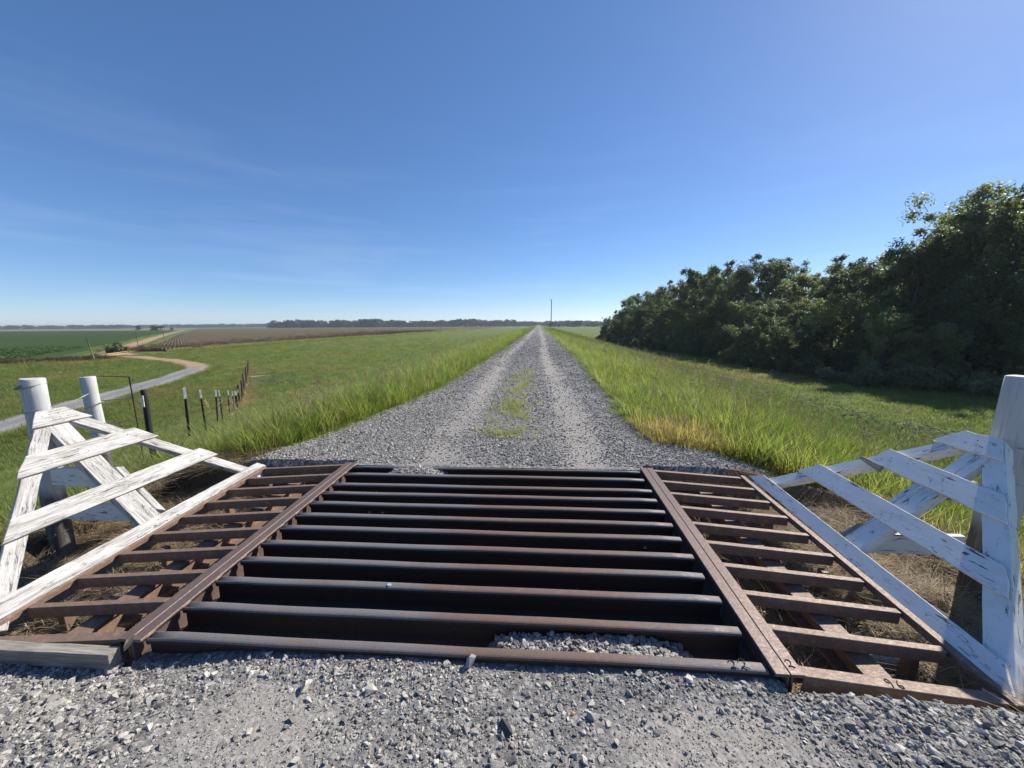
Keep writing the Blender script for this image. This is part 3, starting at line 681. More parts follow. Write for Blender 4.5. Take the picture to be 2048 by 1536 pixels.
# mown turf of the slopes and the flats, thinning with distance
x, y = samp(125000, -1, 1, 1.5, 320, 'log'); x = x * (4 + y * 1.75)
g, s, t, st = masks(x, y); d = np.hypot(x, y)
k = guard_clear(x, y) & (g < 0.3) & off_ramp(x, y) & (x > -101) & ((x < 22) | (y < 170)) & (rg.random(len(x)) < sstep(320, 110, y)); x, y, d, s = x[k], y[k], d[k], s[k]
dr = np.clip(s + np.clip((fbm(x * 0.10, y * 0.10, 55) - 0.45) * 2.0, 0, 0.5) * sstep(8, 20, np.abs(x)) + rg.random(len(x)) ** 4 * 0.5, 0, 0.95)
place_grass('grass', 'short mown grass on the levee slopes and the flat berms', TURF, x, y, np.interp(d, [2, 8, 20, 50, 120, 320], [0.85, 1.0, 1.7, 3.2, 5.5, 9.0]), rg, dr, sz=np.interp(d, [2, 10, 30, 120, 320], [0.9, 0.75, 0.66, 0.55, 0.5]))
P_ = np.array(RAMP); n = 2600; j = rg.integers(0, len(P_) - 1, n); t = rg.random(n); bx_ = P_[j] + (P_[j + 1] - P_[j]) * t[:, None]; dv_ = P_[j + 1] - P_[j]; dv_ = dv_ / np.hypot(dv_[:, 0], dv_[:, 1])[:, None]
o_ = rg.choice([-1, 1], n) * (2.15 + rg.normal(0, 0.35, n)); x = bx_[:, 0] - dv_[:, 1] * o_; y = bx_[:, 1] + dv_[:, 0] * o_
place_grass('grass', 'ragged grass creeping over the edges of the curving track', TURF, x, y, np.full(n, 2.2), rg, rg.random(n) * 0.4, zoff=0.03)
# straw mat under the wings
x = np.r_[rg.uniform(-4.6, -2.1, 3600), rg.uniform(1.15, 3.6, 3600), rg.uniform(3.4, 6.0, 1600), rg.uniform(-4.2, -3.4, 160), rg.uniform(2.2, 3.4, 300)]
y = np.r_[rg.uniform(1.66, 4.06, 7200), rg.uniform(1.5, 3.8, 1600), rg.uniform(4.1, 4.5, 160), rg.uniform(1.45, 1.75, 300)]
inw = (y > 1.6) & (y < 4.1) & (((x > 1.15) & (x < 2.2)) | ((x < -2.1) & (x > -3.2))); k = fbm(x * 2.5, y * 2.5, 12) > np.where(inw, 0.47, 0.36); x, y = x[k], y[k]
place_grass('straw', 'matted dry straw on the ground around and under the guard wings', STRAW, x, y, np.full(len(x), 0.9), rg, zoff=0.0, cat='straw')
# broad-leaved weeds on the right berm
def leafy_weed(seed, mat=None):
    r = random.Random(seed); V = []; F = []; LV = []
    for k in range(46):
        a = r.uniform(0, 6.28); q = math.sqrt(r.random()) * 0.5; z = r.uniform(0.04, 0.30) * (1.1 - q); c = Vector((q * math.cos(a), q * math.sin(a), z))
        n = Vector((r.gauss(0, .6), r.gauss(0, .6), 1)).normalized(); u = n.orthogonal().normalized(); w = n.cross(u); s = r.uniform(0.04, 0.08); st = len(V)
        for p in ((-1, 0), (0, -.6), (1, 0), (0, .6)): V.append(c + u * p[0] * s + w * p[1] * s); LV.append(r.random())
        F.append((st, st + 1, st + 2, st + 3))
    me = mesh_from('weed_source', V, F, mat or M_SCRUB); fattr(me, 'lv', np.array(LV)); return me
WEED = [leafy_weed(i) for i in range(3)]
x = np.r_[rg.normal(20, 1.0, 40), rg.normal(17.5, 3.5, 60), rg.normal(23, 0.9, 40), rg.normal(15, 4, 25)]; y = np.r_[rg.normal(19.5, 1.0, 40), rg.normal(22, 5.0, 60), rg.normal(23, 1.0, 40), rg.normal(16, 5, 25)]
place_grass('weeds', 'low broad-leaved weeds dotted over the right-hand grass berm', WEED, x, y, np.full(len(x), 1.15), rg, zoff=0.0, cat='weeds')

# ------------------------------------------------------------------ cattle guard
GO = (-0.47, 1.66, 0.0)
guard = thing('cattle_guard', 'rusted steel cattle guard of old railway rails across the road', 'cattle guard', GO, rot=(math.radians(1.57), 0, 0))
GM = PM[guard.name]
def gpart(name, bm, mat, T=None, parent=None, smooth=False):
    M = GM @ (T if T is not None else Matrix.Identity(4))
    return mesh_obj(name, bm, mat, parent or guard, M, smooth)
XL, XR = -2.10 - GO[0], 1.155 - GO[0]        # beam centres in guard-local x
# railway rail: head, web and foot, swept along x
def rail_bm(x0, x1, seed):
    r = random.Random(seed)
    hw, th = 0.029, 0.034
    prof = [(-0.066, -0.150), (0.066, -0.150), (0.066, -0.138), (0.012, -0.122), (0.0085, -0.050), (hw - 0.003, -0.034), (hw, -0.012), (hw - 0.004, -0.003), (0.019, 0.0), (0.0, 0.0006),
            (-0.019, 0.0), (-hw + 0.004, -0.003), (-hw, -0.012), (-hw + 0.003, -0.034), (-0.0085, -0.050), (-0.012, -0.122), (-0.066, -0.138)]
    bm = bmesh.new(); rings = []
    xs = np.linspace(x0, x1, 22)
    for i, x in enumerate(xs):
        dy = 0.0015 * math.sin(i * 0.9 + seed) + r.uniform(-0.0008, 0.0008); dz = 0.0012 * math.sin(i * 0.5 + seed * 2) - (0.006 if i in (0, len(xs) - 1) else 0)
        rings.append([bm.verts.new((x, p[0] + dy, p[1] + dz)) for p in prof])
    for a, b in zip(rings[:-1], rings[1:]):
        for k in range(len(prof)):
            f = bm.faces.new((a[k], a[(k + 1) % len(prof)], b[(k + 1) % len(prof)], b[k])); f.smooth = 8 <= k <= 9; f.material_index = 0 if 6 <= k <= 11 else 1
    bm.faces.new(list(reversed(rings[0]))); bm.faces.new(rings[-1]); bmesh.ops.recalc_face_normals(bm, faces=bm.faces); return bm
RY = [1.673, 1.884, 2.112, 2.322, 2.522, 2.730, 2.925, 3.130, 3.329, 3.518, 3.764, 3.969]
rails = []
for i, ry in enumerate(RY):
    xr = XR - 0.085 - random.uniform(0, 0.02) if 0 < i else XR - 0.075
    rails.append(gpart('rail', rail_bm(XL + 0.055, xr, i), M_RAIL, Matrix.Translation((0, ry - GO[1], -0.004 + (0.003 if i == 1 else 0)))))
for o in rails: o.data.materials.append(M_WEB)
rails[0]['label'] = 'nearest railway rail with an orange rust patch'
# edge beams: two channels laid back to back
Ld = RY[-1] - RY[0] + 0.11
for xc, nm in ((XL, 'left edge beam of dark rusted channels'), (XR, 'right edge beam of worn paired channels')):
    bm = bmesh.new()
    for s in (-1, 1):
        bm_box(bm, xc + (0.001 if s > 0 else -0.066), xc + (0.066 if s > 0 else -0.001), 0, Ld, -0.004, 0.012)
        bm_box(bm, xc + (0.003 if s > 0 else -0.015), xc + (0.015 if s > 0 else -0.003), 0, Ld, -0.15, -0.004)
        bm_box(bm, xc + (0.003 if s > 0 else -0.066), xc + (0.066 if s > 0 else -0.003), 0, Ld, -0.166, -0.15)
    # ragged edge of the old flange
    bmesh.ops.remove_doubles(bm, verts=bm.verts, dist=1e-5)
    o = gpart('edge_beam', bm, M_BEAM, Matrix.Translation((0, -0.045, 0.0))); o['label'] = nm
    md = o.modifiers.new('bevel', 'BEVEL'); md.width = 0.003; md.segments = 1; md.limit_method = 'ANGLE'
# wings: bars drooping outwards, outer channel, under-beam with stub posts
WB = [1.655 + i * (3.985 - 1.655) / 9 for i in range(10)]
WW = 0.945
def sloped(x, side, ylocal): return -(0.105 - 0.018 * ylocal) * x / WW
def bar_bm(L, w, d, t=0.007):
    """channel section with flange up, along x"""
    bm = bmesh.new(); bm_box(bm, 0, L, -w / 2, w / 2, -t, 0); bm_box(bm, 0, L, -w / 2, -w / 2 + t, -d, -t); bm_box(bm, 0, L, w / 2 - t, w / 2, -d, -t)
    return bm
me_bar = None
for side, xb in ((-1, XL - 0.068), (1, XR + 0.068)):
    WW = 0.995 if side < 0 else 0.945
    for i, wy in enumerate(WB):
        yl = wy - GO[1]; drop = 0.098 - 0.014 * yl
        wd = 0.060 if i == 0 else 0.043
        bm = bar_bm(WW - 0.052, wd, 0.072 if i else 0.095)
        ang = math.atan2(drop, WW) * side
        T = Matrix.Translation((xb, yl, -0.002)) @ Matrix.Rotation(ang, 4, 'Y') @ (Matrix.Rotation(math.pi, 4, 'Z') if side < 0 else Matrix.Identity(4))
        o = gpart('wing_bar', bm, M_RUST, T); md = o.modifiers.new('bevel', 'BEVEL'); md.width = 0.003; md.segments = 1; md.limit_method = 'ANGLE'
        if i == 0 and side > 0: first_bar, first_bar_T = o, T
    # outer channel along y
    L = WB[-1] - WB[0] + 0.075; bm = bar_bm(L, 0.046, 0.048)
    p0 = Vector((xb + side * (WW - 0.024), -0.045, -0.090 + 0.004)); p1 = Vector((xb + side * (WW - 0.024), L - 0.045, -0.058 + 0.004))
    ex = (p1 - p0).normalized(); ey = Vector((0, 0, 1)).cross(ex).normalized(); ez = ex.cross(ey)
    T = Matrix((( ex.x, ey.x, ez.x, p0.x), (ex.y, ey.y, ez.y, p0.y), (ex.z, ey.z, ez.z, p0.z), (0, 0, 0, 1)))
    o = gpart('outer_channel', bm, M_RUST, T); md = o.modifiers.new('bevel', 'BEVEL'); md.width = 0.003; md.segments = 1; md.limit_method = 'ANGLE'
    # I-shaped under-beam in the middle of the wing
    xc = xb + side * 0.45; zt = -0.126
    bm = bmesh.new(); bm_box(bm, xc - 0.06, xc + 0.06, -0.02, L - 0.07, zt - 0.012, zt); bm_box(bm, xc - 0.006, xc + 0.006, -0.02, L - 0.07, zt - 0.12, zt - 0.012); bm_box(bm, xc - 0.075, xc + 0.075, -0.02, L - 0.07, zt - 0.134, zt - 0.12)
    gpart('under_beam', bm, M_RUST)
    for yy in (0.30, 0.95, 1.60, 2.15):
        bm = box_bm(xb + side * 0.78 - 0.022, xb + side * 0.78 + 0.022, yy - 0.03, yy + 0.03, -0.46, -0.155 + 0.008 * yy, 0.003); gpart('stub_post', bm, M_RUST)
    for yy in (0.30, 0.95, 1.60, 2.15):   # bearers under the stubs, sunk in the soil
        pass
# bead numbers welded on the steel
def strokes(name, paths, size, T, parent, r=0.0022):
    bm = bmesh.new()
    for p in paths: tube(bm, [(x * size, y * size, 0.0012) for x, y in p], r, 5)
    return gpart(name, bm, M_WELD, T, parent)
def curve_pts(c, n=4):
    P = [np.array(q, float) for q in c]
    for _ in range(2):
        Q = [P[0]]
        for a, b in zip(P[:-1], P[1:]): Q += [a * .75 + b * .25, a * .25 + b * .75]
        Q.append(P[-1]); P = Q
    return [tuple(q) for q in P]
D2 = [curve_pts([(0, 0.75), (0.1, 1.0), (0.5, 1.0), (0.6, 0.7), (0.4, 0.35), (0.1, 0.05), (0.05, 0.2), (0.3, 0.2), (0.7, 0.0)])]
D9 = [curve_pts([(0.55, 0.7), (0.35, 0.5), (0.05, 0.65), (0.1, 0.95), (0.4, 1.02), (0.55, 0.7), (0.5, 0.3), (0.35, 0.0)])]
D6 = [curve_pts([(0.5, 1.0), (0.2, 0.7), (0.05, 0.3), (0.25, 0.0), (0.55, 0.1), (0.5, 0.4), (0.2, 0.4), (0.08, 0.2)])]
T0 = Matrix.Translation((0, RY[0] - GO[1], 0.0))
strokes('weld_mark', D2, 0.045, T0 @ Matrix.Translation((XR - 0.245, -0.026, -0.003)), rails[0])
strokes('weld_mark', D2, 0.050, T0 @ Matrix.Translation((XR - 0.195, -0.022, -0.003)), rails[0])
beam_r = [o for o in guard.children if o.name.startswith('edge_beam')][1]
strokes('weld_mark', D2, 0.040, Matrix.Translation((XR + 0.016, -0.005, 0.0125)), beam_r)
strokes('weld_mark', D9, 0.042, first_bar_T @ Matrix.Translation((0.38, -0.024, 0.0005)), first_bar)
strokes('weld_mark', D6, 0.042, first_bar_T @ Matrix.Translation((0.425, -0.024, 0.0005)), first_bar)
# welds where the rails meet the left beam
for i, ry in enumerate(RY):
    bm = bmesh.new(); tube(bm, [(XL + 0.062, ry - GO[1] - 0.03, 0.001), (XL + 0.066, ry - GO[1], 0.003), (XL + 0.062, ry - GO[1] + 0.03, 0.001)], [0.005, 0.008, 0.005], 6)
    gpart('weld_seam', bm, M_RUST)
# bolt holes glimpsed in two webs: bright bolt ends
for (bx, k) in ((-1.72, 9), (-1.60, 9), (-1.50, 7), (-1.38, 7), (0.80, 5)):
    bm = bmesh.new(); tube(bm, [(bx - GO[0], RY[k] - GO[1] - 0.0095, -0.085), (bx - GO[0], RY[k] - GO[1] - 0.016, -0.085)], 0.009, 8); gpart('bolt_end', bm, M_CONC)
# concrete footing of the pit, as four separate walls
foot = thing('pit_footing', 'pale concrete footing under the edges of the cattle guard', 'footing', (-0.47, 2.8, -0.62))
for nm, b in (('footing_wall', (-2.14, -2.04, 1.75, 3.93, -0.60, -0.175)), ('footing_wall', (1.09, 1.19, 1.75, 3.93, -0.60, -0.175))):
    mesh_obj(nm, box_bm(*b, 0.01), M_CONC, foot, Matrix.Identity(4))
# ------------------------------------------------------------------ white wing panels
def slab(parent, name, PM4, poly, ang, n0, n1, mat, seed, label=None):
    """board given by its outline in panel (u,v); local X runs along the grain at angle ang"""
    r = random.Random(seed); ca, sa = math.cos(ang), math.sin(ang)
    c = np.mean(np.array(poly), 0)
    L = [((p[0] - c[0]) * ca + (p[1] - c[1]) * sa, -(p[0] - c[0]) * sa + (p[1] - c[1]) * ca) for p in poly]
    out = []
    for a, b in zip(L, L[1:] + L[:1]):
        ln = math.hypot(b[0] - a[0], b[1] - a[1]); k = max(1, int(ln / 0.07))
        for i in range(k):
            t = i / k; j = 0.0011 if (i and k > 3) else 0.0
            if k <= 3 and i: j = 0.004
            nx_, ny_ = -(b[1] - a[1]) / ln, (b[0] - a[0]) / ln; q = r.gauss(0, j)
            out.append((a[0] + (b[0] - a[0]) * t + nx_ * q, a[1] + (b[1] - a[1]) * t + ny_ * q))
    bm = bmesh.new(); lo = [bm.verts.new((x, y, n0)) for x, y in out]; hi = [bm.verts.new((x, y, n1)) for x, y in out]
    f1 = bm.faces.new(list(reversed(lo))); f2 = bm.faces.new(hi)
    for i in range(len(out)): j = (i + 1) % len(out); bm.faces.new((lo[i], lo[j], hi[j], hi[i]))
    bmesh.ops.recalc_face_normals(bm, faces=bm.faces)
    bmesh.ops.bevel(bm, geom=[e for e in f1.edges] + [e for e in f2.edges], offset=0.003, segments=1, affect='EDGES')
    M = PM4 @ Matrix.Translation((c[0], c[1], 0)) @ Matrix.Rotation(ang, 4, 'Z')
    o = mesh_obj(name, bm, mat, parent, M)
    if label: o['label'] = label
    return o
def panel_matrix(x0, z0, side, deg=45):
    cs, sn = math.cos(math.radians(deg)), math.sin(math.radians(deg)); ey = Vector((side * cs, 0, sn)); ex = Vector((0, math.cos(math.radians(1.57)), math.sin(math.radians(1.57))))
    ez = Vector((-side * sn, 0, cs))
    return Matrix(((ex.x, ey.x, ez.x, x0), (ex.y, ey.y, ez.y, 1.66), (ex.z, ey.z, ez.z, z0), (0, 0, 0, 1)))
def leg_poly(p0, p1, w, side):
    d = Vector(p1) - Vector(p0); n = Vector((-d.y, d.x)).normalized() * w * side
    return [p0, p1, (p1[0] + n.x, p1[1] + n.y), (p0[0] + n.x, p0[1] + n.y)], math.atan2(d.y, d.x)
# left panel (grey-streaked whitewash), sunlit
lp = thing('slatted_barrier', 'sunlit white slatted panel with grey-streaked grain on the left wing', 'barrier', (-3.1, 2.84, -0.1), 'white triangular wing panels')
PL = panel_matrix(-3.1, -0.105, -1) @ Matrix.Translation((0, 0, -0.066))
OLD = M_PAINT_OLD
slab(lp, 'bottom_board', PL, [(-0.03, 0.015), (2.42, 0.07), (2.34, 0.165), (0.09, 0.128)], 0.015, 0.045, 0.070, OLD, 1)
slab(lp, 'slat', PL, [(0.385, 0.445), (2.06, 0.445), (1.96, 0.59), (0.51, 0.59)], 0, 0.045, 0.068, OLD, 2)
slab(lp, 'slat', PL, [(0.70, 0.865), (1.74, 0.865), (1.63, 1.03), (0.85, 1.03)], 0, 0.045, 0.068, OLD, 3)
slab(lp, 'slat', PL, [(1.02, 1.255), (1.44, 1.255), (1.33, 1.41), (1.135, 1.41)], 0, 0.045, 0.068, OLD, 4)
po, a = leg_poly((0.06, 0.02), (1.14, 1.385), 0.095, -1); slab(lp, 'leg_board', PL, po, a, 0.0, 0.0445, OLD, 5)
po, a = leg_poly((2.33, 0.02), (1.32, 1.385), 0.10, 1); slab(lp, 'leg_board', PL, po, a, 0.0, 0.0445, M_PAINT_OLD, 6)
slab(lp, 'brace', PL, [(1.03, 0.10), (1.20, 0.10), (1.275, 1.28), (1.125, 1.28)], math.pi / 2 - 0.06, -0.01, 0.0435, OLD, 7)
slab(lp, 'brace_splint', PL, [(1.225, 0.22), (1.275, 0.16), (1.315, 0.70), (1.265, 0.72)], math.pi / 2 - 0.06, -0.005, 0.03, OLD, 8)
# right panel (flaking paint), mostly shaded
rp = thing('slatted_barrier', 'shaded white slatted panel with flaking paint on the right wing', 'barrier', (2.15, 2.84, -0.1), 'white triangular wing panels')
PR = panel_matrix(2.15, -0.105, 1, 42) @ Matrix.Translation((0, 0, -0.066))
slab(rp, 'bottom_board', PR, [(-0.02, -0.012), (2.36, 0.098), (2.225, 0.195), (0.12, 0.108)], 0.04, 0.045, 0.070, M_PAINT, 11)
slab(rp, 'slat', PR, [(0.325, 0.385), (2.005, 0.42), (1.89, 0.575), (0.455, 0.535)], 0, 0.045, 0.068, M_PAINT, 12)
slab(rp, 'slat', PR, [(0.625, 0.77), (1.61, 0.80), (1.565, 0.965), (0.775, 0.94)], 0, 0.045, 0.068, M_PAINT, 13)
slab(rp, 'slat', PR, [(0.955, 1.165), (1.405, 1.165), (1.30, 1.32), (1.075, 1.32)], 0, 0.045, 0.066, M_PAINT, 14, 'short top slat with splintered end')
slab(rp, 'broken_slat_end', PR, [(1.44, 0.735), (1.67, 0.775), (1.68, 0.80), (1.46, 0.792)], 0, 0.050, 0.074, M_GREYWOOD, 15, 'split grey sliver hanging off the slat end')
po, a = leg_poly((-0.03, -0.02), (1.075, 1.33), 0.110, -1); slab(rp, 'leg_board', PR, po, a, -0.05, 0.0445, M_PAINT, 16)
po, a = leg_poly((2.28, 0.06), (1.255, 1.30), 0.095, 1); slab(rp, 'leg_board', PR, po, a, -0.03, 0.0445, M_PAINT, 17)
slab(rp, 'brace', PR, [(1.015, 0.11), (1.165, 0.13), (1.175, 1.22), (1.04, 1.22)], math.pi / 2, -0.02, 0.0435, M_PAINT, 18)
slab(rp, 'brace_splint', PR, [(1.18, 0.50), (1.22, 0.52), (1.225, 0.80), (1.19, 0.84)], math.pi / 2, -0.02, 0.03, M_PAINT, 19)
slab(rp, 'brace_splint', PR, [(1.18, 0.15), (1.24, 0.17), (1.225, 0.31), (1.18, 0.34)], math.pi / 2, -0.02, 0.02, M_GREYWOOD, 20)
# rusty nail heads where slats cross the frame boards
nail = bpy.data.meshes.new('nail'); b_ = bmesh.new(); bmesh.ops.create_cone(b_, cap_ends=True, segments=8, radius1=0.0042, radius2=0.0034, depth=0.003); b_.to_mesh(nail); b_.free(); nail.materials.append(M_OLDPOST)
for par, PMx, rows_, sl, fl, u0, u1 in ((lp, PL, (0.085, 0.515, 0.95, 1.33), 0.79, -0.74, 0.16, 2.25), (rp, PR, (0.095, 0.47, 0.865, 1.24), 0.82, -0.82, 0.07, 2.21)):
    for v_ in rows_:
        for uc in (u0 + sl * v_, 1.10 + (0.06 if par is lp else 0.0), u1 + fl * v_):
            for du, dv in ((-0.02, 0.022), (0.025, -0.022)):
                o = bpy.data.objects.new('nail', nail); link(o, par, PMx @ Matrix.Translation((uc + du, v_ + dv, 0.0705 if v_ < 0.2 else 0.0685)))
# struts from brace to post (world-aligned boards)
def board_between(parent, name, a, b, w, t, mat, seed, up=(0, 0, 1)):
    a, b = Vector(a), Vector(b); ex = (b - a).normalized(); ey = Vector(up) - ex * ex.dot(Vector(up)); ey.normalize(); ez = ex.cross(ey); L = (b - a).length
    M = Matrix(((ex.x, ey.x, ez.x, (a.x + b.x) / 2), (ex.y, ey.y, ez.y, (a.y + b.y) / 2), (ex.z, ey.z, ez.z, (a.z + b.z) / 2), (0, 0, 0, 1)))
    return slab(parent, name, M, [(-L / 2, -w / 2), (L / 2, -w / 2), (L / 2, w / 2), (-L / 2, w / 2)], 0, -t / 2, t / 2, mat, seed)
board_between(lp, 'strut', (-3.70, 2.86, 0.34), (-4.20, 2.88, 0.34), 0.16, 0.04, M_PAINT, 21)
board_between(lp, 'strut', (-3.42, 2.88, 0.02), (-4.20, 2.89, 0.02), 0.15, 0.04, M_PAINT, 22)
board_between(rp, 'strut', (2.46, 2.83, -0.02), (3.10, 2.83, -0.02), 0.15, 0.04, M_PAINT, 23)
board_between(rp, 'strut', (2.78, 2.83, 0.40), (3.12, 2.83, 0.40), 0.14, 0.04, M_GREYWOOD, 24)
# ------------------------------------------------------------------ round white gate posts
def post_mesh(h, r, seed, facet=14, taper=0.94):
    rr = random.Random(seed); bm = bmesh.new(); rings = []
    zs = np.linspace(0, h, 14)
    for i, z in enumerate(zs):
        t = z / h; wob = 0.004 * math.sin(i * 0.8 + seed); rad = r * (1 - (1 - taper) * t)
        rings.append([bm.verts.new(((rad * (1 + 0.03 * math.sin(3 * q + seed) + rr.uniform(-.012, .012))) * math.cos(q) + wob, (rad * (1 + rr.uniform(-.012, .012))) * math.sin(q), z)) for q in [6.2832 * k / facet for k in range(facet)]])
    top = [bm.verts.new((v.co.x * 0.94, v.co.y * 0.94, h + 0.006 + rr.uniform(-.003, .003))) for v in rings[-1]]
    rings.append(top)
    for a, b in zip(rings[:-1], rings[1:]):
        for k in range(facet): f = bm.faces.new((a[k], a[(k + 1) % facet], b[(k + 1) % facet], b[k])); f.smooth = True
    bm.faces.new(top); bm.faces.new(list(reversed(rings[0]))); return bm
def M_up(mat_name='post'): pass
def mat_post():
    m, nt, out = new_mat('whitewashed_post'); b = NB(nt); v = b.coord('Object')
    g = b.noise(b.mapping(v, (26, 26, 1.5)), 1.6, 5, 0.65, 0.5); p = b.noise(b.mapping(v, (5, 5, 2)), 1.5, 4, 0.6)
    sp = b.n('ShaderNodeSeparateXYZ'); b.l(v, sp.inputs[0])
    low = b.rng(b.math('ADD', sp.outputs[2], b.math('MULTIPLY', p, 0.7)), 1.55, 0.95)
    col = b.mix(b.rng(g, 0.52, 0.66, 0, 0.65), (0.50, 0.50, 0.49), (0.30, 0.295, 0.28))
    wood = b.mix(b.rng(g, 0.3, 0.7), (0.055, 0.05, 0.042), (0.20, 0.185, 0.16))
    col = b.mix(b.rng(b.math('MULTIPLY', low, b.math('ADD', p, 0.35)), 0.45, 0.6), col, wood)
    b.principled(out, col, 0.8, 0, b.bump(g, 0.5, 0.006), 0.2); return m
M_POST = mat_post()
def big_post(x, y, ztop, r, label, tilt=(0, 0, 0), seed=0):
    zb = float(ground_z(x, y)) - 0.25; o = mesh_obj('wooden_post', post_mesh(ztop - zb, r, seed), M_POST)
    o.matrix_world = Matrix.Translation((x, y, zb)) @ Euler(tilt).to_matrix().to_4x4(); PM[o.name] = o.matrix_world.copy()
    return tag(o, label, 'post', 'white round timber posts beside the guard')
post1 = big_post(-4.255, 2.90, 1.178, 0.079, 'thick white round post with wire wrapped under its top', (0, 0.02, 0), 1)
post2 = big_post(-4.72, 3.72, 1.08, 0.066, 'slimmer white round post behind the left slatted panel', (0, -0.03, 0), 2)
post3 = big_post(3.28, 2.84, 1.219, 0.110, 'thick white post at the right edge behind the shaded panel', (0, 0.03, 0), 3)
def wire(name, pts, r, label, group=None, parent=None, barbs=0):
    bm = bmesh.new(); tube(bm, pts, r, 4)
    P = [Vector(p) for p in pts]
    for a, b in zip(P[:-1], P[1:]):
        k = int((b - a).length * barbs)
        for i in range(k):
            c = a.lerp(b, (i + 0.5) / k); s = 0.014
            tube(bm, [c + Vector((s * .5, -s, -s)), c, c + Vector((-s * .5, s, s))], 0.0015, 3); tube(bm, [c + Vector((s, s * .5, -s)), c + Vector((-s, -s * .5, s))], 0.0015, 3)
    o = mesh_obj(name, bm, M_WIRE, parent, PM.get(parent.name) if False else (Matrix.Identity(4) if parent else None))
    if label and not parent: tag(o, label, 'wire', group)
    return o
def wrap(cx, cy, z, r, turns=1.0, tiltz=0.02, ph=0): return [(cx + r * math.cos(ph + t), cy + r * math.sin(ph + t), z + tiltz * math.sin(t + 1)) for t in np.linspace(0, 6.283 * turns, int(18 * turns) + 1)]
wire('wire_wrap', wrap(-4.232, 2.90, 1.118, 0.081), 0.005, None, parent=post1)
wire('wire_wrap', wrap(-4.236, 2.90, 0.915, 0.082, 1.0, 0.02), 0.004, None, parent=post1)
k = bmesh.new(); tube(k, wrap(-4.25, 2.815, 1.118, 0.016, 2.0, 0.012), 0.007, 5); mesh_obj('wire_knot', k, M_WIRE, post1, Matrix.Identity(4))
wire('wire_wrap', wrap(-4.745, 3.72, 0.78, 0.069, 1.0, 0.03), 0.004, None, parent=post2)
wire('wire_wrap', wrap(-4.737, 3.72, 0.50, 0.070, 1.0, 0.03), 0.004, None, parent=post2)
wire('fence_wire', [(-4.20, 2.96, 0.915), (-4.44, 3.30, 0.90), (-4.70, 3.65, 0.915)], 0.0035, 'taut wire strand joining the two white left posts', barbs=6)
# ------------------------------------------------------------------ left field fence: t-posts and old wooden posts
def tpost_bm(h):
    bm = bmesh.new(); bm_box(bm, -0.022, 0.022, -0.004, 0.004, 0, h); bm_box(bm, -0.0035, 0.0035, -0.034, -0.004, 0, h)
    for z in np.arange(0.2, h - 0.05, 0.06): bm_box(bm, -0.005, 0.005, 0.004, 0.011, z, z + 0.015)
    return bm
fence = thing('wire_fence', 'barbed wire fence on metal posts running down the left levee bank', 'fence', (-7.5, 7.5, float(ground_z(-7.5, 7.5))))
FP = np.array(FENCE_PATH); fs = np.r_[0, np.cumsum(np.hypot(*np.diff(FP, axis=0).T))]
def fpt(s): return float(np.interp(s, fs, FP[:, 0])), float(np.interp(s, fs, FP[:, 1]))
tp = bpy.data.meshes.new('t_post'); b_ = tpost_bm(1.75); b_.to_mesh(tp); b_.free(); tp.materials.append(M_TPOST)
tc_ = bpy.data.meshes.new('post_tip'); b_ = box_bm(-0.024, 0.024, -0.036, 0.013, 1.52, 1.752); b_.to_mesh(tc_); b_.free(); tc_.materials.append(M_TPWHITE)
op = bpy.data.meshes.new('fence_post'); b_ = post_mesh(1.9, 0.075, 9); b_.to_mesh(op); b_.free(); op.materials.append(M_OLDPOST)
tops = [(-4.72, 3.72, 0.82)]
s_list = [4.8, 7.8, 10.9, 13.3, 16.3, 19.3, 21.5, 23.8, 26.2, 28.8, 31.4]
for i, s in enumerate(s_list):
    x, y = fpt(s); z = float(ground_z(x, y)); M = Matrix.Translation((x, y, z - 0.45)) @ Euler((random.gauss(0, .02), random.gauss(0, .03), 0.9)).to_matrix().to_4x4()
    o = bpy.data.objects.new('t_post', tp); link(o, fence, M); PM[o.name] = M
    c = bpy.data.objects.new('post_tip', tc_); link(c, o, M)
    tops.append((x, y, z + 1.2))
for i, s in enumerate(np.arange(34.5, fs[-1], 3.3)):
    x, y = fpt(s); z = float(ground_z(x, y)); M = Matrix.Translation((x, y, z - 0.35)) @ Euler((random.gauss(0, .04), random.gauss(0, .05), i)).to_matrix().to_4x4()
    o = bpy.data.objects.new('fence_post', op); link(o, fence, M); tops.append((x, y, z + 1.25))
for dz in (0.0, -0.28, -0.56, -0.84):
    bm = bmesh.new(); tube(bm, [(p[0], p[1], p[2] + dz + (0.0 if dz == 0 else 0)) for p in tops], 0.005, 4); mesh_obj('wire_strand', bm, M_OLDPOST, fence, Matrix.Identity(4))
# dark leaning post with white flakes and thin rusty rod post
zz = float(ground_z(-5.72, 5.12)); o = mesh_obj('wooden_post', post_mesh(0.70 - zz + 0.3, 0.040, 5), M_TPOST, None, Matrix.Translation((-5.72, 5.12, zz - 0.3)))
tag(o, 'thin dark post in the tall grass behind the slim white post', 'post'); PM[o.name] = o.matrix_world.copy()
mesh_obj('paint_flake', box_bm(-0.01, 0.03, -0.050, -0.036, 1.35, 1.52, 0.004), M_TPWHITE, o, o.matrix_world.copy()).location.z += 0
zz = float(ground_z(-5.42, 4.72)); bm = bmesh.new(); tube(bm, [(0, 0, 0), (-0.01, 0, 0.8), (-0.03, 0, 0.95 - zz + 0.3)], 0.0075, 6); tube(bm, [(-0.03, 0, 0.945 - zz + 0.3), (-0.42, -0.05, 0.965 - zz + 0.3)], 0.006, 5)
tag(mesh_obj('rusty_rod', bm, M_OLDPOST, None, Matrix.Translation((-5.42, 4.72, zz - 0.3))), 'thin rusty rod stake with bent arm right of slim white post', 'stake')
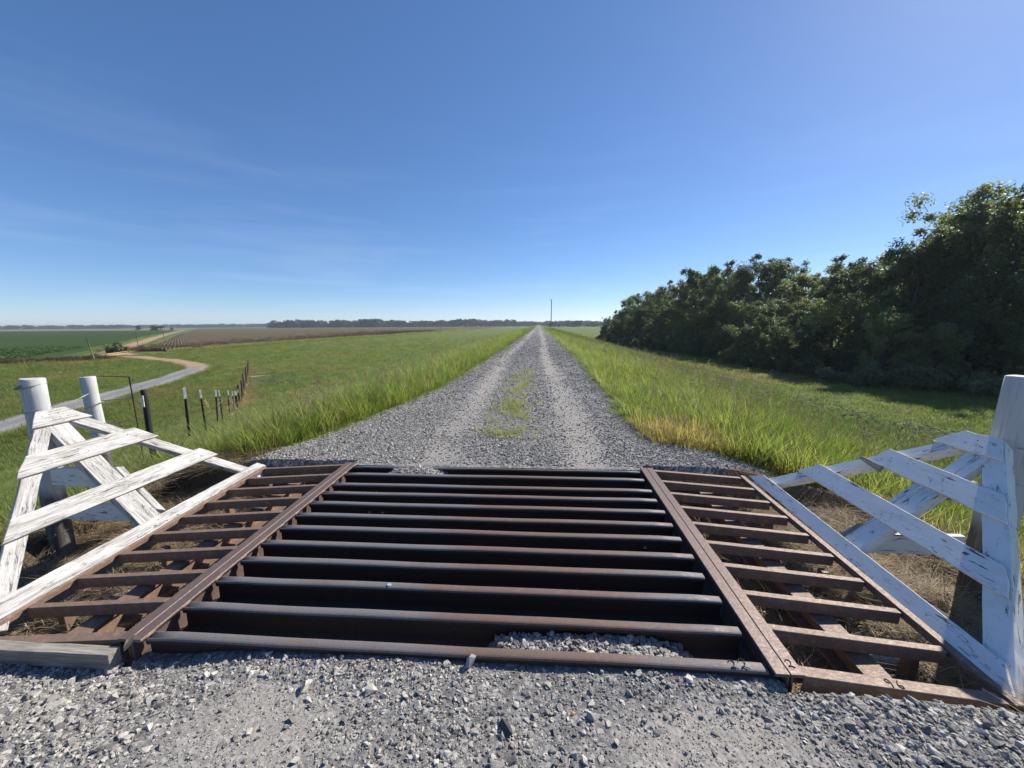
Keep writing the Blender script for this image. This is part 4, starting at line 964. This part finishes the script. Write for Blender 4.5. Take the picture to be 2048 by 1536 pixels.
# right fence strands leaving the frame
rf = thing('wire_fence', 'barbed wire strands leading off right from the thick right post', 'fence', (4.5, 2.75, float(ground_z(4.5, 2.75))))
for z in (0.75, 0.50, 0.22, -0.05, -0.30):
    bm = bmesh.new(); tube(bm, [(3.24, 2.74, z), (4.6, 2.70, z - 0.28), (6.4, 2.66, z - 0.75)], 0.0035, 4); mesh_obj('wire_strand', bm, M_WIRE, rf, Matrix.Identity(4))
zz = float(ground_z(6.4, 2.66)); M = Matrix.Translation((6.4, 2.66, zz - 0.35)); o = bpy.data.objects.new('fence_post', op); link(o, rf, M)
# farm gate near the fence
gx0, gy0 = -32.6, 41.0; gz0 = float(ground_z(gx0, gy0))
gate = thing('farm_gate', 'pale green tubular farm gate standing in the grass by the fence', 'gate', (gx0, gy0, gz0))
ga = Vector((gx0, gy0, gz0)); gb = Vector((gx0 + 3.4, gy0 + 3.0, float(ground_z(gx0 + 3.4, gy0 + 3.0))))
for i in range(6):
    bm = bmesh.new(); dz = Vector((0, 0, 0.2 + i * 0.21)); tube(bm, [ga + dz, gb + dz], 0.024, 6); mesh_obj('gate_rail', bm, M_GATE, gate, Matrix.Identity(4))
for t in (0, 0.5, 1):
    bm = bmesh.new(); p = ga.lerp(gb, t); tube(bm, [p + Vector((0, 0, 0.0 if t != 0.5 else 0.18)), p + Vector((0, 0, 1.28))], 0.026, 6); mesh_obj('gate_upright', bm, M_GATE, gate, Matrix.Identity(4))
# ------------------------------------------------------------------ timbers and small things by the guard
def timber(name, a, b, w, t, mat, label, seed, cat='timber'):
    o = board_between(None, name, a, b, t, w, mat, seed); return tag(o, label, cat)
timber('timber_sill', (-3.70, 1.585, -0.075), (-2.14, 1.575, -0.060), 0.06, 0.085, M_GREYWOOD, 'weathered grey timber lying along the near left edge of the guard', 41)
timber('timber_sleeper', (2.72, 1.75, -0.36), (2.42, 3.35, -0.35), 0.16, 0.14, M_TIE, 'dark rotten timber lying under the right slatted panel', 42)
timber('timber_plank', (-3.42, 1.75, -0.35), (-3.36, 3.60, -0.32), 0.14, 0.05, M_GREYWOOD, 'grey plank lying in straw under the left slatted panel', 43)
timber('timber_plank', (2.95, 1.45, -0.34), (3.75, 1.75, -0.42), 0.12, 0.05, M_GREYWOOD, 'short grey plank in straw right of the shaded panel', 44)
def lump(name, x, y, z, size, mat, label, seed, cat, rot=0.0):
    me = stone_mesh(seed, None, size[2] / size[0]); me.materials.append(mat); o = bpy.data.objects.new(name, me); COL.objects.link(o)
    o.location = (x, y, z); o.scale = (size[0], size[1] / 0.9, size[0]); o.rotation_euler = (0, 0, rot); return tag(o, label, cat)
gzf = lambda x, y: float(ground_z(x, y))
M_PALE = mat_stone1('pale_stone', (0.55, 0.52, 0.45)); M_DARK = mat_stone1('dark_slate_stone', (0.075, 0.075, 0.085)); M_ORANGE = mat_stone1('orange_pebble', (0.60, 0.33, 0.12)); M_GREYST = mat_stone1('grey_stone', (0.33, 0.33, 0.34))
def on_ground(px, py):
    Rm = cam.matrix_world.to_3x3(); d = Rm @ Vector(((px - 1024) / 769, -(py - 768) / 769, -1)); t = -1.6 / d.z; return d.x * t, d.y * t
for px, py, s, m, lab, sd in ((605, 1362, (0.055, 0.05, 0.05), M_PALE, 'single pale angular stone left of centre near the first rail', 61), (1010, 1448, (0.075, 0.05, 0.045), M_DARK, 'single dark slate stone in the foreground gravel below centre', 62),
                              (1145, 1411, (0.018, 0.018, 0.014), M_ORANGE, 'tiny orange pebble in the foreground gravel', 63), (943, 1316, (0.065, 0.05, 0.07), M_GREYST, 'upright grey stone leaning on the near rail', 64),
                              (1183, 1418, (0.045, 0.04, 0.035), M_GREYST, 'grey stone right of the orange pebble', 65), (740, 1368, (0.06, 0.05, 0.04), M_PALE, 'pale stone midway between the rail and the frame bottom', 66)):
    x, y = on_ground(px, py); lump('stone', x, y, gzf(x, y) + s[2] * 0.28, s, m, lab, sd, 'stone', sd)
for x, y, sz, rot, lab in ((-2.95, 2.30, (0.26, 0.14), 0.5, 'pale concrete slab showing through straw under the near left wing'), (-2.75, 3.05, (0.30, 0.16), 0.4, 'pale concrete slab under the middle of the left wing'), (1.95, 2.15, (0.28, 0.18), 0.2, 'rough concrete block under the near right wing'), (1.98, 3.1, (0.22, 0.14), -0.2, 'rough concrete block under the far right wing')):
    o = mesh_obj('concrete_block', box_bm(-sz[0] / 2, sz[0] / 2, -sz[1] / 2, sz[1] / 2, -0.10, 0.035, 0.012), M_CONC, None, Matrix.Translation((x, y, gzf(x, y) + 0.005)) @ Matrix.Rotation(rot, 4, 'Z')); tag(o, lab, 'concrete block')
# bottle cap on a rail, dry leaf by the beam, grass blades poking through
bm = bmesh.new(); bmesh.ops.create_cone(bm, cap_ends=True, segments=14, radius1=0.014, radius2=0.011, depth=0.006)
tag(mesh_obj('bottle_cap', bm, M_CAP, None, GM @ Matrix.Translation((-0.92 + 0.47 - 0.0, RY[3 - 1] - GO[1] - 0.004, 0.002))), 'small silver bottle cap lying on the third rail', 'bottle cap')
V = [(0, 0, 0), (0.02, 0.012, 0.012), (0.05, 0.02, 0.018), (0.08, 0.008, 0.008), (0.05, -0.016, 0.012), (0.02, -0.012, 0.010), (0.045, 0.002, -0.002)]
lf = mesh_from('dry_leaf', V, [(0, 1, 6), (1, 2, 6), (2, 3, 6), (3, 4, 6), (4, 5, 6), (5, 0, 6)], M_LEAFDRY); o = mesh_obj('dry_leaf', lf, None, None, Matrix.Translation((-2.06, 1.555, 0.0)) @ Euler((0.5, -0.8, 0.9)).to_matrix().to_4x4())
tag(o, 'curled dry leaf caught beneath the near end of left beam', 'leaf')
for x, y, sd, lab in ((0.19, 3.45, 3, 'green weed sprouting between the rails right of centre'), (-0.52, 3.22, 4, 'single bent grass blade poking through rails at centre'), (-0.12, 3.62, 5, 'thin grass stem leaning between the far rails')):
    me = blade_mesh('grass_sprout', sd, 5 if sd == 3 else 2, 0.02, 0.50, 0.64, 0.010, 0.16, 0.5, M_GRASS); o = mesh_obj('grass_sprout', me, None, None, Matrix.Translation((x, y, -0.55))); tag(o, lab, 'weed')
# ------------------------------------------------------------------ distant posts, poles, bush
def pole(x, y, h, r, tilt, label, mat=M_POLE, name='utility_pole'):
    z = gzf(x, y); bm = bmesh.new(); tube(bm, [(0, 0, -0.5), (0, 0, h * .5), (0, 0, h)], [r, r * .85, r * .7], 10)
    return tag(mesh_obj(name, bm, mat, None, Matrix.Translation((x, y, z)) @ Euler(tilt).to_matrix().to_4x4()), label, 'pole')
up = pole(4.15, 133, 10.2, 0.16, (0, 0.012, 0), 'tall bare utility pole beside the levee road far ahead')
PM[up.name] = up.matrix_world.copy()
bm = bmesh.new(); tube(bm, [(0, 0, 9.75), (-0.9, 0, 10.05)], 0.05, 6); mesh_obj('lamp_arm', bm, M_POLE, up, up.matrix_world.copy())
pole(-92.5, 74.0, 4.9, 0.13, (0, -0.22, 0), 'leaning grey pole beside the yellow rails in left field', name='leaning_pole')
pole(-131.4, 118.2, 5.2, 0.11, (0, -0.04, 0), 'slim upright pole right of the dark bush', name='field_pole')
pole(-181, 175.5, 4.6, 0.12, (0, -0.03, 0), 'farthest thin pole beside the straight dirt road', name='field_pole')
bx, by = -96.5, 82.5
rl = thing('yellow_rail_barrier', 'low yellow rail barrier across the dirt track by the bush', 'barrier', (-99, 84, gzf(-99, 84)))
for i, z in enumerate((0.5, 0.95)):
    bm = bmesh.new(); tube(bm, [(-96, 79.0, gzf(-96, 79) + z), (-101.5, 88.5, gzf(-101.5, 88.5) + z + 0.1)], 0.07, 6); mesh_obj('rail', bm, M_YELLOW, rl, Matrix.Identity(4))
for x, y in ((-96.2, 79.4), (-98.7, 83.6), (-101.2, 88.0)):
    bm = bmesh.new(); z = gzf(x, y); tube(bm, [(x, y, z - 0.2), (x, y, z + 1.15)], 0.08, 6); mesh_obj('rail_post', bm, M_YELLOW, rl, Matrix.Identity(4))
# birds
def bird(x, y, z, s, label, rz):
    V = [(0, 0.25, 0), (0.05, 0, 0.02), (0, -0.28, 0.01), (-0.05, 0, 0.02), (0, 0, -0.05), (0.55, 0.05, 0.16), (0.45, -0.10, 0.12), (-0.55, 0.05, 0.16), (-0.45, -0.10, 0.12), (0, 0.02, 0.06)]
    F = [(0, 1, 4), (0, 4, 3), (2, 4, 1), (2, 3, 4), (0, 9, 1), (0, 3, 9), (2, 1, 9), (2, 9, 3), (1, 5, 6), (3, 8, 7)]
    o = mesh_obj('bird', mesh_from('bird', V, F, M_BIRD), None, None, Matrix.Translation((x, y, z)) @ Matrix.Rotation(rz, 4, 'Z') @ Matrix.Scale(s, 4)); return tag(o, label, 'bird')
Rm = cam.matrix_world.to_3x3()
for px, py, D, lab in ((1141, 62, 130, 'tiny dark bird high in the blue sky above the road'),):
    d = (Rm @ Vector(((px - 1024) / 769, -(py - 768) / 769, -1))) * D; bird(d.x, d.y, 1.6 + d.z, 0.8, lab, 0.7)

# ------------------------------------------------------------------ trees
def leaf_quads(C, Rr, n_per, size, rng, flat=0.8, up=0.5):
    """leaf-sized diamond faces scattered through the shells of clumps"""
    n = len(C) * n_per; c = np.repeat(C, n_per, 0); r = np.repeat(Rr, n_per)
    d = rng.normal(size=(n, 3)); d /= np.linalg.norm(d, axis=1)[:, None]
    rad = r * (rng.random(n) ** 0.45) * (1 + 0.25 * rng.normal(size=n) * 0.6)
    p = c + d * rad[:, None] * np.array([1, 1, flat])
    nrm = d * 0.8 + rng.normal(size=(n, 3)) * 0.6 + np.array([0, 0, up]); nrm /= np.linalg.norm(nrm, axis=1)[:, None]
    a = np.cross(nrm, rng.normal(size=(n, 3))); a /= np.linalg.norm(a, axis=1)[:, None]; b = np.cross(nrm, a)
    s = size * rng.uniform(0.6, 1.35, n)[:, None]
    V = np.stack([p - a * s, p - b * s * 0.6 + nrm * s * 0.12, p + a * s, p + b * s * 0.6 + nrm * s * 0.12], 1).reshape(-1, 3)
    F = np.arange(n * 4).reshape(n, 4); lv = np.repeat(np.clip(rng.random(n) * 0.7 + np.repeat(rng.random(len(C)), n_per) * 0.3, 0, 1), 4)
    return V, F, lv
def make_tree(seed, H, spread, base, n_per, leaf, nl=12, full=False):
    """tapered trunk with limbs (one mesh) and a clumpy crown (another)"""
    r = random.Random(seed); rng = np.random.default_rng(seed); bm = bmesh.new(); tips = []
    tr = 0.016 * H + 0.05; pts = []; x = y = 0.0
    for i in range(9):
        t = i / 8; pts.append(Vector((x, y, H * 0.86 * t))); x += r.gauss(0, 0.012 * H); y += r.gauss(0, 0.012 * H)
    tube(bm, pts, [tr * (1.25 if i == 0 else 1) * (1 - 0.82 * i / 8) for i in range(9)], 8)
    for k in range(nl):
        t = base + (0.98 - base) * (k + r.random()) / nl; q = t * 8; i = min(7, int(q)); p = pts[i].lerp(pts[i + 1], q - i)
        env = math.sin(math.pi * min(1, max(0.05, (t - base * 0.5) / (1.12 - base * 0.5))) ** 0.8)
        L = H * spread * (0.45 + 0.75 * env) * r.uniform(0.75, 1.2); az = k * 2.4 + r.gauss(0, 0.4); el = r.uniform(0.15, 0.55) + 0.5 * t
        d = Vector((math.cos(az) * math.cos(el), math.sin(az) * math.cos(el), math.sin(el)))
        lp_ = [p]; dd = d.copy()
        for j in range(4): dd = (dd + Vector((r.gauss(0, .16), r.gauss(0, .16), r.gauss(0.06, .12)))).normalized(); lp_.append(lp_[-1] + dd * L / 4)
        lr = tr * (0.40 * (1 - t) + 0.14); tube(bm, lp_, [lr, lr * .8, lr * .6, lr * .4, lr * .2], 5)
        for j in (2, 3, 4):
            tips.append((lp_[j], 1.0))
            for m in range(2):
                sd = Vector((r.gauss(0, 1), r.gauss(0, 1), r.gauss(0.35, .6))).normalized(); e = lp_[j] + sd * L * r.uniform(0.18, 0.36)
                tube(bm, [lp_[j], lp_[j].lerp(e, .5) + Vector((0, 0, 0.1)), e], [lr * .35, lr * .25, lr * .12], 4); tips.append((e, 0.85))
    for i in range(5): tips.append((pts[8] + Vector((r.gauss(0, .05 * H), r.gauss(0, .05 * H), r.uniform(0, 0.10) * H)), 0.9))
    C = np.array([t[0][:] for t in tips]); Rr = np.array([t[1] for t in tips]) * H * (0.053 if not full else 0.075) * rng.uniform(0.6, 1.5, len(tips))
    V, F, lv = leaf_quads(C, Rr, n_per, leaf, rng)
    tm = bpy.data.meshes.new('trunk'); bm.to_mesh(tm); bm.free(); tm.materials.append(M_BARK)
    cm = fast_mesh('crown', V, F, M_FOLIAGE); fattr(cm, 'lv', lv)
    return tm, cm
TREES = [make_tree(200 + i, 17.0, (0.30, 0.26, 0.34, 0.28, 0.32, 0.24)[i], (0.30, 0.24, 0.34, 0.20, 0.28, 0.22)[i], 125, 0.155) for i in range(6)]
LOW = [make_tree(300 + i, 8.0, 0.36, 0.08, 80, 0.12, nl=13, full=True) for i in range(3)]
def bush_mesh(seed, mat, n_per=90, leaf=0.075):
    rng = np.random.default_rng(seed); r = random.Random(seed); bm = bmesh.new(); C = []; R_ = []
    for k in range(15):
        az = k * 2.4; q = r.uniform(0.1, 0.85); e = Vector((math.cos(az) * q, math.sin(az) * q, r.uniform(0.45, 1.15) * (1.15 - 0.45 * q)))
        tube(bm, [(0, 0, -0.1), e * 0.5 + Vector((0, 0, 0.1)), e], [0.03, 0.02, 0.008], 4); C += [e[:], (e * 0.65)[:]]; R_ += [0.32, 0.34]
    V, F, lv = leaf_quads(np.array(C), np.array(R_) * rng.uniform(0.7, 1.2, len(R_)), n_per, leaf, rng)
    tm = bpy.data.meshes.new('stems'); bm.to_mesh(tm); bm.free(); tm.materials.append(M_BARK); cm = fast_mesh('foliage', V, F, mat); fattr(cm, 'lv', lv); return tm, cm
BUSH = [bush_mesh(400 + i, M_SCRUB) for i in range(3)]
BUSHD = bush_mesh(420, M_FOLIAGE, 70, 0.10)
def put(name, pair, names, x, y, s, rz, label, cat, group=None, sz=1.0):
    z = gzf(x, y) - 0.05
    e = bpy.data.objects.new(name, None); COL.objects.link(e); e.location = (x, y, z); e.rotation_euler = (0, 0, rz); e.scale = (s, s, s * sz); e.empty_display_size = 0.5
    tag(e, label, cat, group)
    for me, nm in zip(pair, names): c = bpy.data.objects.new(nm, me); COL.objects.link(c); c.parent = e
    return e
ORD = ['first', 'second', 'third', 'fourth', 'fifth', 'sixth', 'seventh', 'eighth', 'ninth', 'tenth', 'eleventh', 'twelfth', 'thirteenth', 'fourteenth', 'fifteenth', 'sixteenth', 'seventeenth', 'eighteenth', 'nineteenth', 'twentieth',
       'twenty-first', 'twenty-second', 'twenty-third', 'twenty-fourth', 'twenty-fifth', 'twenty-sixth', 'twenty-seventh', 'twenty-eighth', 'twenty-ninth', 'thirtieth', 'thirty-first', 'thirty-second', 'thirty-third', 'thirty-fourth', 'thirty-fifth']
def ordinal(n):
    if n <= 35: return ORD[n - 1]
    return ('thirty', 'forty', 'fifty', 'sixty')[n // 10 - 3] + ('th' if n % 10 == 0 else '-' + ORD[n % 10 - 1]) if n % 10 else {40: 'fortieth', 50: 'fiftieth', 60: 'sixtieth'}[n]
EDGE = np.array([(24.5, 166), (27.5, 130), (30.0, 105), (32.5, 84), (33.8, 70), (34.5, 58), (36.0, 50), (39.5, 44), (44.5, 38.5), (53, 31), (64, 22)], float)
es = np.r_[0, np.cumsum(np.hypot(*np.diff(EDGE, axis=0).T))]
def epos(s, d):
    x = np.interp(s, es, EDGE[:, 0]); y = np.interp(s, es, EDGE[:, 1]); a = np.interp(min(es[-1], s + 3), es, EDGE[:, 0]) - np.interp(max(0, s - 3), es, EDGE[:, 0]); b = np.interp(min(es[-1], s + 3), es, EDGE[:, 1]) - np.interp(max(0, s - 3), es, EDGE[:, 1])
    l = math.hypot(a, b); return x - b / l * d, y + a / l * d
rt = random.Random(77)
def row(d0, jit, step, sizes, kinds, lab, group, start=0.0, end=None):
    s = start; i = 0; end = end or es[-1]
    while s < end:
        x, y = epos(s, d0 + rt.uniform(-jit, jit)); H = rt.uniform(*sizes) * float(np.interp(s, [0, 12, 60, 95, 112, 122, 135, 150, 175], [1.0, 1.08, 1.08, 1.06, 1.06, 1.14, 1.16, 1.15, 1.18])) * rt.choice((0.74, 0.9, 1.0, 1.04, 1.14) if kinds != 'low' else (0.8, 1.0, 1.1))
        if kinds == 'low': put('edge_tree', LOW[rt.randrange(3)], ('trunk', 'crown'), x, y, H / 8.0, rt.uniform(0, 6.28), lab % ordinal(i + 1), 'tree', group, rt.uniform(0.9, 1.15))
        else: put('broadleaf_tree', TREES[rt.randrange(6)], ('trunk', 'crown'), x, y, H / 17.0, rt.uniform(0, 6.28), lab % ordinal(i + 1), 'tree', group, rt.uniform(0.95, 1.1))
        s += step * rt.uniform(0.75, 1.25); i += 1
row(1.6, 1.0, 4.6, (3.5, 6.5), 'low', '%s low leafy tree from the far end of the dark wood edge', 'low trees along the wood edge')
row(5.5, 1.4, 6.6, (7.5, 11.0), 'tall', '%s mid-height tree from the far end behind the low edge trees', 'mid-height trees of the wood')
row(11.5, 1.6, 8.6, (13.0, 17.5), 'tall', '%s tall tree from the far end on the skyline of the wood', 'tall trees of the wood', 2.0)
row(18.0, 2.0, 9.0, (14.0, 18.5), 'tall', '%s tall tree from the far end behind the skyline trees', 'tall trees of the wood', 4.0)
row(26.0, 2.5, 7.5, (15.0, 18.5), 'tall', '%s tree from the far end deepest inside the wood', 'tall trees of the wood', 5.0)
for i in range(52):
    s_ = 2 + i * 3.3; x, y = epos(s_ + rt.uniform(-1, 1), rt.uniform(-0.6, 1.2)); put('undergrowth_bush', BUSHD, ('stems', 'foliage'), x, y, rt.uniform(1.3, 2.4), rt.uniform(0, 6), '%s dark undergrowth bush from the far end along the wood foot' % ordinal(i + 1), 'bush', 'dark undergrowth along the wood')
for i in range(40):
    x, y = epos(3 + i * 4.2 + rt.uniform(-1, 1), rt.uniform(5, 9)); put('undergrowth_bush', BUSHD, ('stems', 'foliage'), x, y, rt.uniform(2.6, 4.2), rt.uniform(0, 6), '%s tall undergrowth bush from the far end inside the wood' % ordinal(i + 1), 'bush', 'tall undergrowth inside the wood')
row(15.0, 1.5, 7.5, (5.5, 8.0), 'low', '%s small leafy tree from the far end in the inner understorey', 'understorey trees inside the wood')
row(31.0, 1.5, 5.0, (8.0, 11.0), 'low', '%s leafy tree from the far end along the back of the wood', 'trees along the back of the wood')
# two trees that stand clear of the skyline
x, y = epos(152, 10); put('broadleaf_tree', TREES[2], ('trunk', 'crown'), x, y, 18.5 / 17, 1.2, 'tallest tree of the wood at the right frame edge', 'tree', 'tall trees of the wood')
x, y = epos(136, 10); put('broadleaf_tree', TREES[0], ('trunk', 'crown'), x, y, 18.5 / 17, 2.2, 'open-crowned tree with visible limbs left of the tallest tree', 'tree', 'tall trees of the wood')
# bushes before the wood at right
for i, (px, d) in enumerate(((118, -2.2), (121.5, -2.8), (125, -2.2), (129, -2.6), (133, -2.0), (138, -2.6))):
    x, y = epos(px, d); put('bush', BUSH[i % 3], ('stems', 'foliage'), x, y, (1.5, 2.0, 2.3, 1.9, 1.6, 1.8)[i], i * 1.3, '%s pale bush from the left in the row before the wood' % ORD[i], 'bush', 'pale bushes before the wood')
put('bush', BUSHD, ('stems', 'foliage'), -109, 93, 2.4, 0.5, 'dark green bush beside the start of the straight dirt road', 'bush')
# dark dead weeds by the leaning pole, tall rank weeds along the crop edge
def weedtuft(seed, mat): return blade_mesh('weed_tuft', seed, 30, 0.5, 0.4, 1.1, 0.035, 0.35, 0.5, mat, seg=2)
DW = [weedtuft(i, M_DEADWEED) for i in range(3)]; GW = [weedtuft(10 + i, M_GRASS) for i in range(3)]
n = 700; t = rg.random(n) ** 1.5; x = -96 - t * 10 + rg.normal(0, 1.6, n) * (1 - t * 0.6); y = 77 - t * 18 + rg.normal(0, 1.3, n)
place_grass('weeds', 'dark dead weeds below the leaning pole in the left field', DW, x, y, np.full(n, 1.0), rg, cat='weeds')
n = 2600; y = 100 * (520 / 100) ** rg.random(n); x = np.interp(y, [100, 130, 190, 260, 520], [-102, -101, -101.5, -96, -90]) + rg.normal(0, 1.0, n)
place_grass('grass', 'rank green grass along the edge of the brown field', GW, x, y, np.interp(y, [100, 520], [1.0, 2.2]), rg, rg.random(n) * 0.5)
n = 2500; y = 98 * (400 / 98) ** rg.random(n); x = np.interp(y, [98, 130, 190, 260, 520], [-107, -106, -107, -101, -95]) - np.abs(rg.normal(0, 9, n)) * (y / 100)
place_grass('weeds', 'dry brown stalks standing in the near part of brown field', DW, x, y, np.interp(y, [98, 400], [1.0, 2.4]), rg, cat='weeds', zoff=0.3)
n = 2600; t = rg.random(n); x = -104 - t * 34; y = 72 + t * 38; o_ = np.abs(rg.normal(0, 14, n)); x = x - o_ * 0.8 - 2; y = y + o_ * 0.2 - 2
place_grass('soybeans', 'soybean plants at the near edge of the dark green field', [leafy_weed(20 + i, M_SOYLEAF) for i in range(3)], x, y, np.full(n, 2.6), rg, cat='crop', zoff=0.35)
# ------------------------------------------------------------------ far tree line along the horizon
def far_tree(seed):
    rng = np.random.default_rng(seed); k = 16
    C = np.stack([rng.normal(0, 0.22, k), rng.normal(0, 0.22, k), rng.uniform(0.15, 0.85, k)], 1); V, F, lv = leaf_quads(C, rng.uniform(0.14, 0.24, k), 14, 0.10, rng)
    me = fast_mesh('far_tree_source', V, F, M_FARLEAF); fattr(me, 'lv', lv); return me
FT = [far_tree(500 + i) for i in range(4)]
def far_line(name, label, segs, seed):
    rn = np.random.default_rng(seed); P = []; S = []
    for (ax, ay, bx, by, n, h0, h1, dep) in segs:
        t = rn.random(n); x = ax + (bx - ax) * t + rn.normal(0, dep * 0.3, n); y = ay + (by - ay) * t + np.abs(rn.normal(0, dep, n))
        h = rn.uniform(h0, h1, n) * (0.7 + 0.6 * fbm(x * 0.01, y * 0.01, seed)); P.append(np.stack([x, y, np.full(n, TOE - 0.3)], 1)); S.append(np.stack([h * 1.1, h * 1.1, h], 1))
    P = np.concatenate(P); S = np.concatenate(S); n = len(P)
    o = scatter(name, [src_obj('far_tree_source', m) for m in FT], P, np.stack([np.zeros(n), np.zeros(n), rn.uniform(0, 6.28, n)], 1), S, rn.integers(0, 4, n)); return tag(o, label, 'tree line', kind='stuff')
far_line('far_tree_line', 'low dark tree line along the horizon left of the road', [(-1000, 1380, -90, 1450, 320, 14, 32, 45), (-620, 1330, -560, 1330, 16, 24, 32, 15), (-90, 1450, 350, 1500, 150, 12, 24, 50)], 61)
far_line('far_tree_line', 'blue-grey woods on the far horizon beyond the stubble', [(-3800, 1600, -2300, 2000, 260, 16, 26, 90), (-3000, 2300, -1200, 2500, 420, 18, 28, 120), (-1800, 2600, 600, 2800, 400, 18, 26, 120)], 62)
far_line('far_tree_line', 'distant tree line right of the road above green field', [(40, 1050, 420, 1000, 130, 11, 19, 30), (350, 1500, 1400, 1500, 150, 15, 22, 60)], 63)
for i, (px, D, h) in enumerate(((306, 1000, 11), (312, 1005, 9), (321, 1000, 10), (343, 1050, 6), (276, 1250, 12))):
    d = (Rm @ Vector(((px - 1024) / 769, -(652 - 768) / 769, -1))); k = D / math.hypot(d.x, d.y); x, y = d.x * k, d.y * k
    e = bpy.data.objects.new('lone_tree', FT[i % 4]); COL.objects.link(e); e.location = (x, y, TOE - 0.2); e.scale = (h * 1.1, h * 1.1, h)
    tag(e, '%s small tree from the left standing alone out on the far left fields' % ORD[(1, 2, 3, 4, 0)[i]], 'tree', 'lone trees far out on the fields')
# ------------------------------------------------------------------ haze
hb = bmesh.new(); bm_box(hb, -9200, 9200, -600, 9200, TOE - 3.5, 36); bmesh.ops.recalc_face_normals(hb, faces=hb.faces)
mh, nt, out = new_mat('thin_haze'); b = NB(nt); pv = b.n('ShaderNodeVolumePrincipled'); pv.inputs['Density'].default_value = 0.00013; pv.inputs['Color'].default_value = (0.80, 0.88, 1.0, 1); pv.inputs['Anisotropy'].default_value = 0.3
b.l(pv.outputs[0], out.inputs['Volume'])
haze = mesh_obj('haze', hb, mh); tag(haze, 'thin summer haze over the fields', 'haze', kind='stuff')
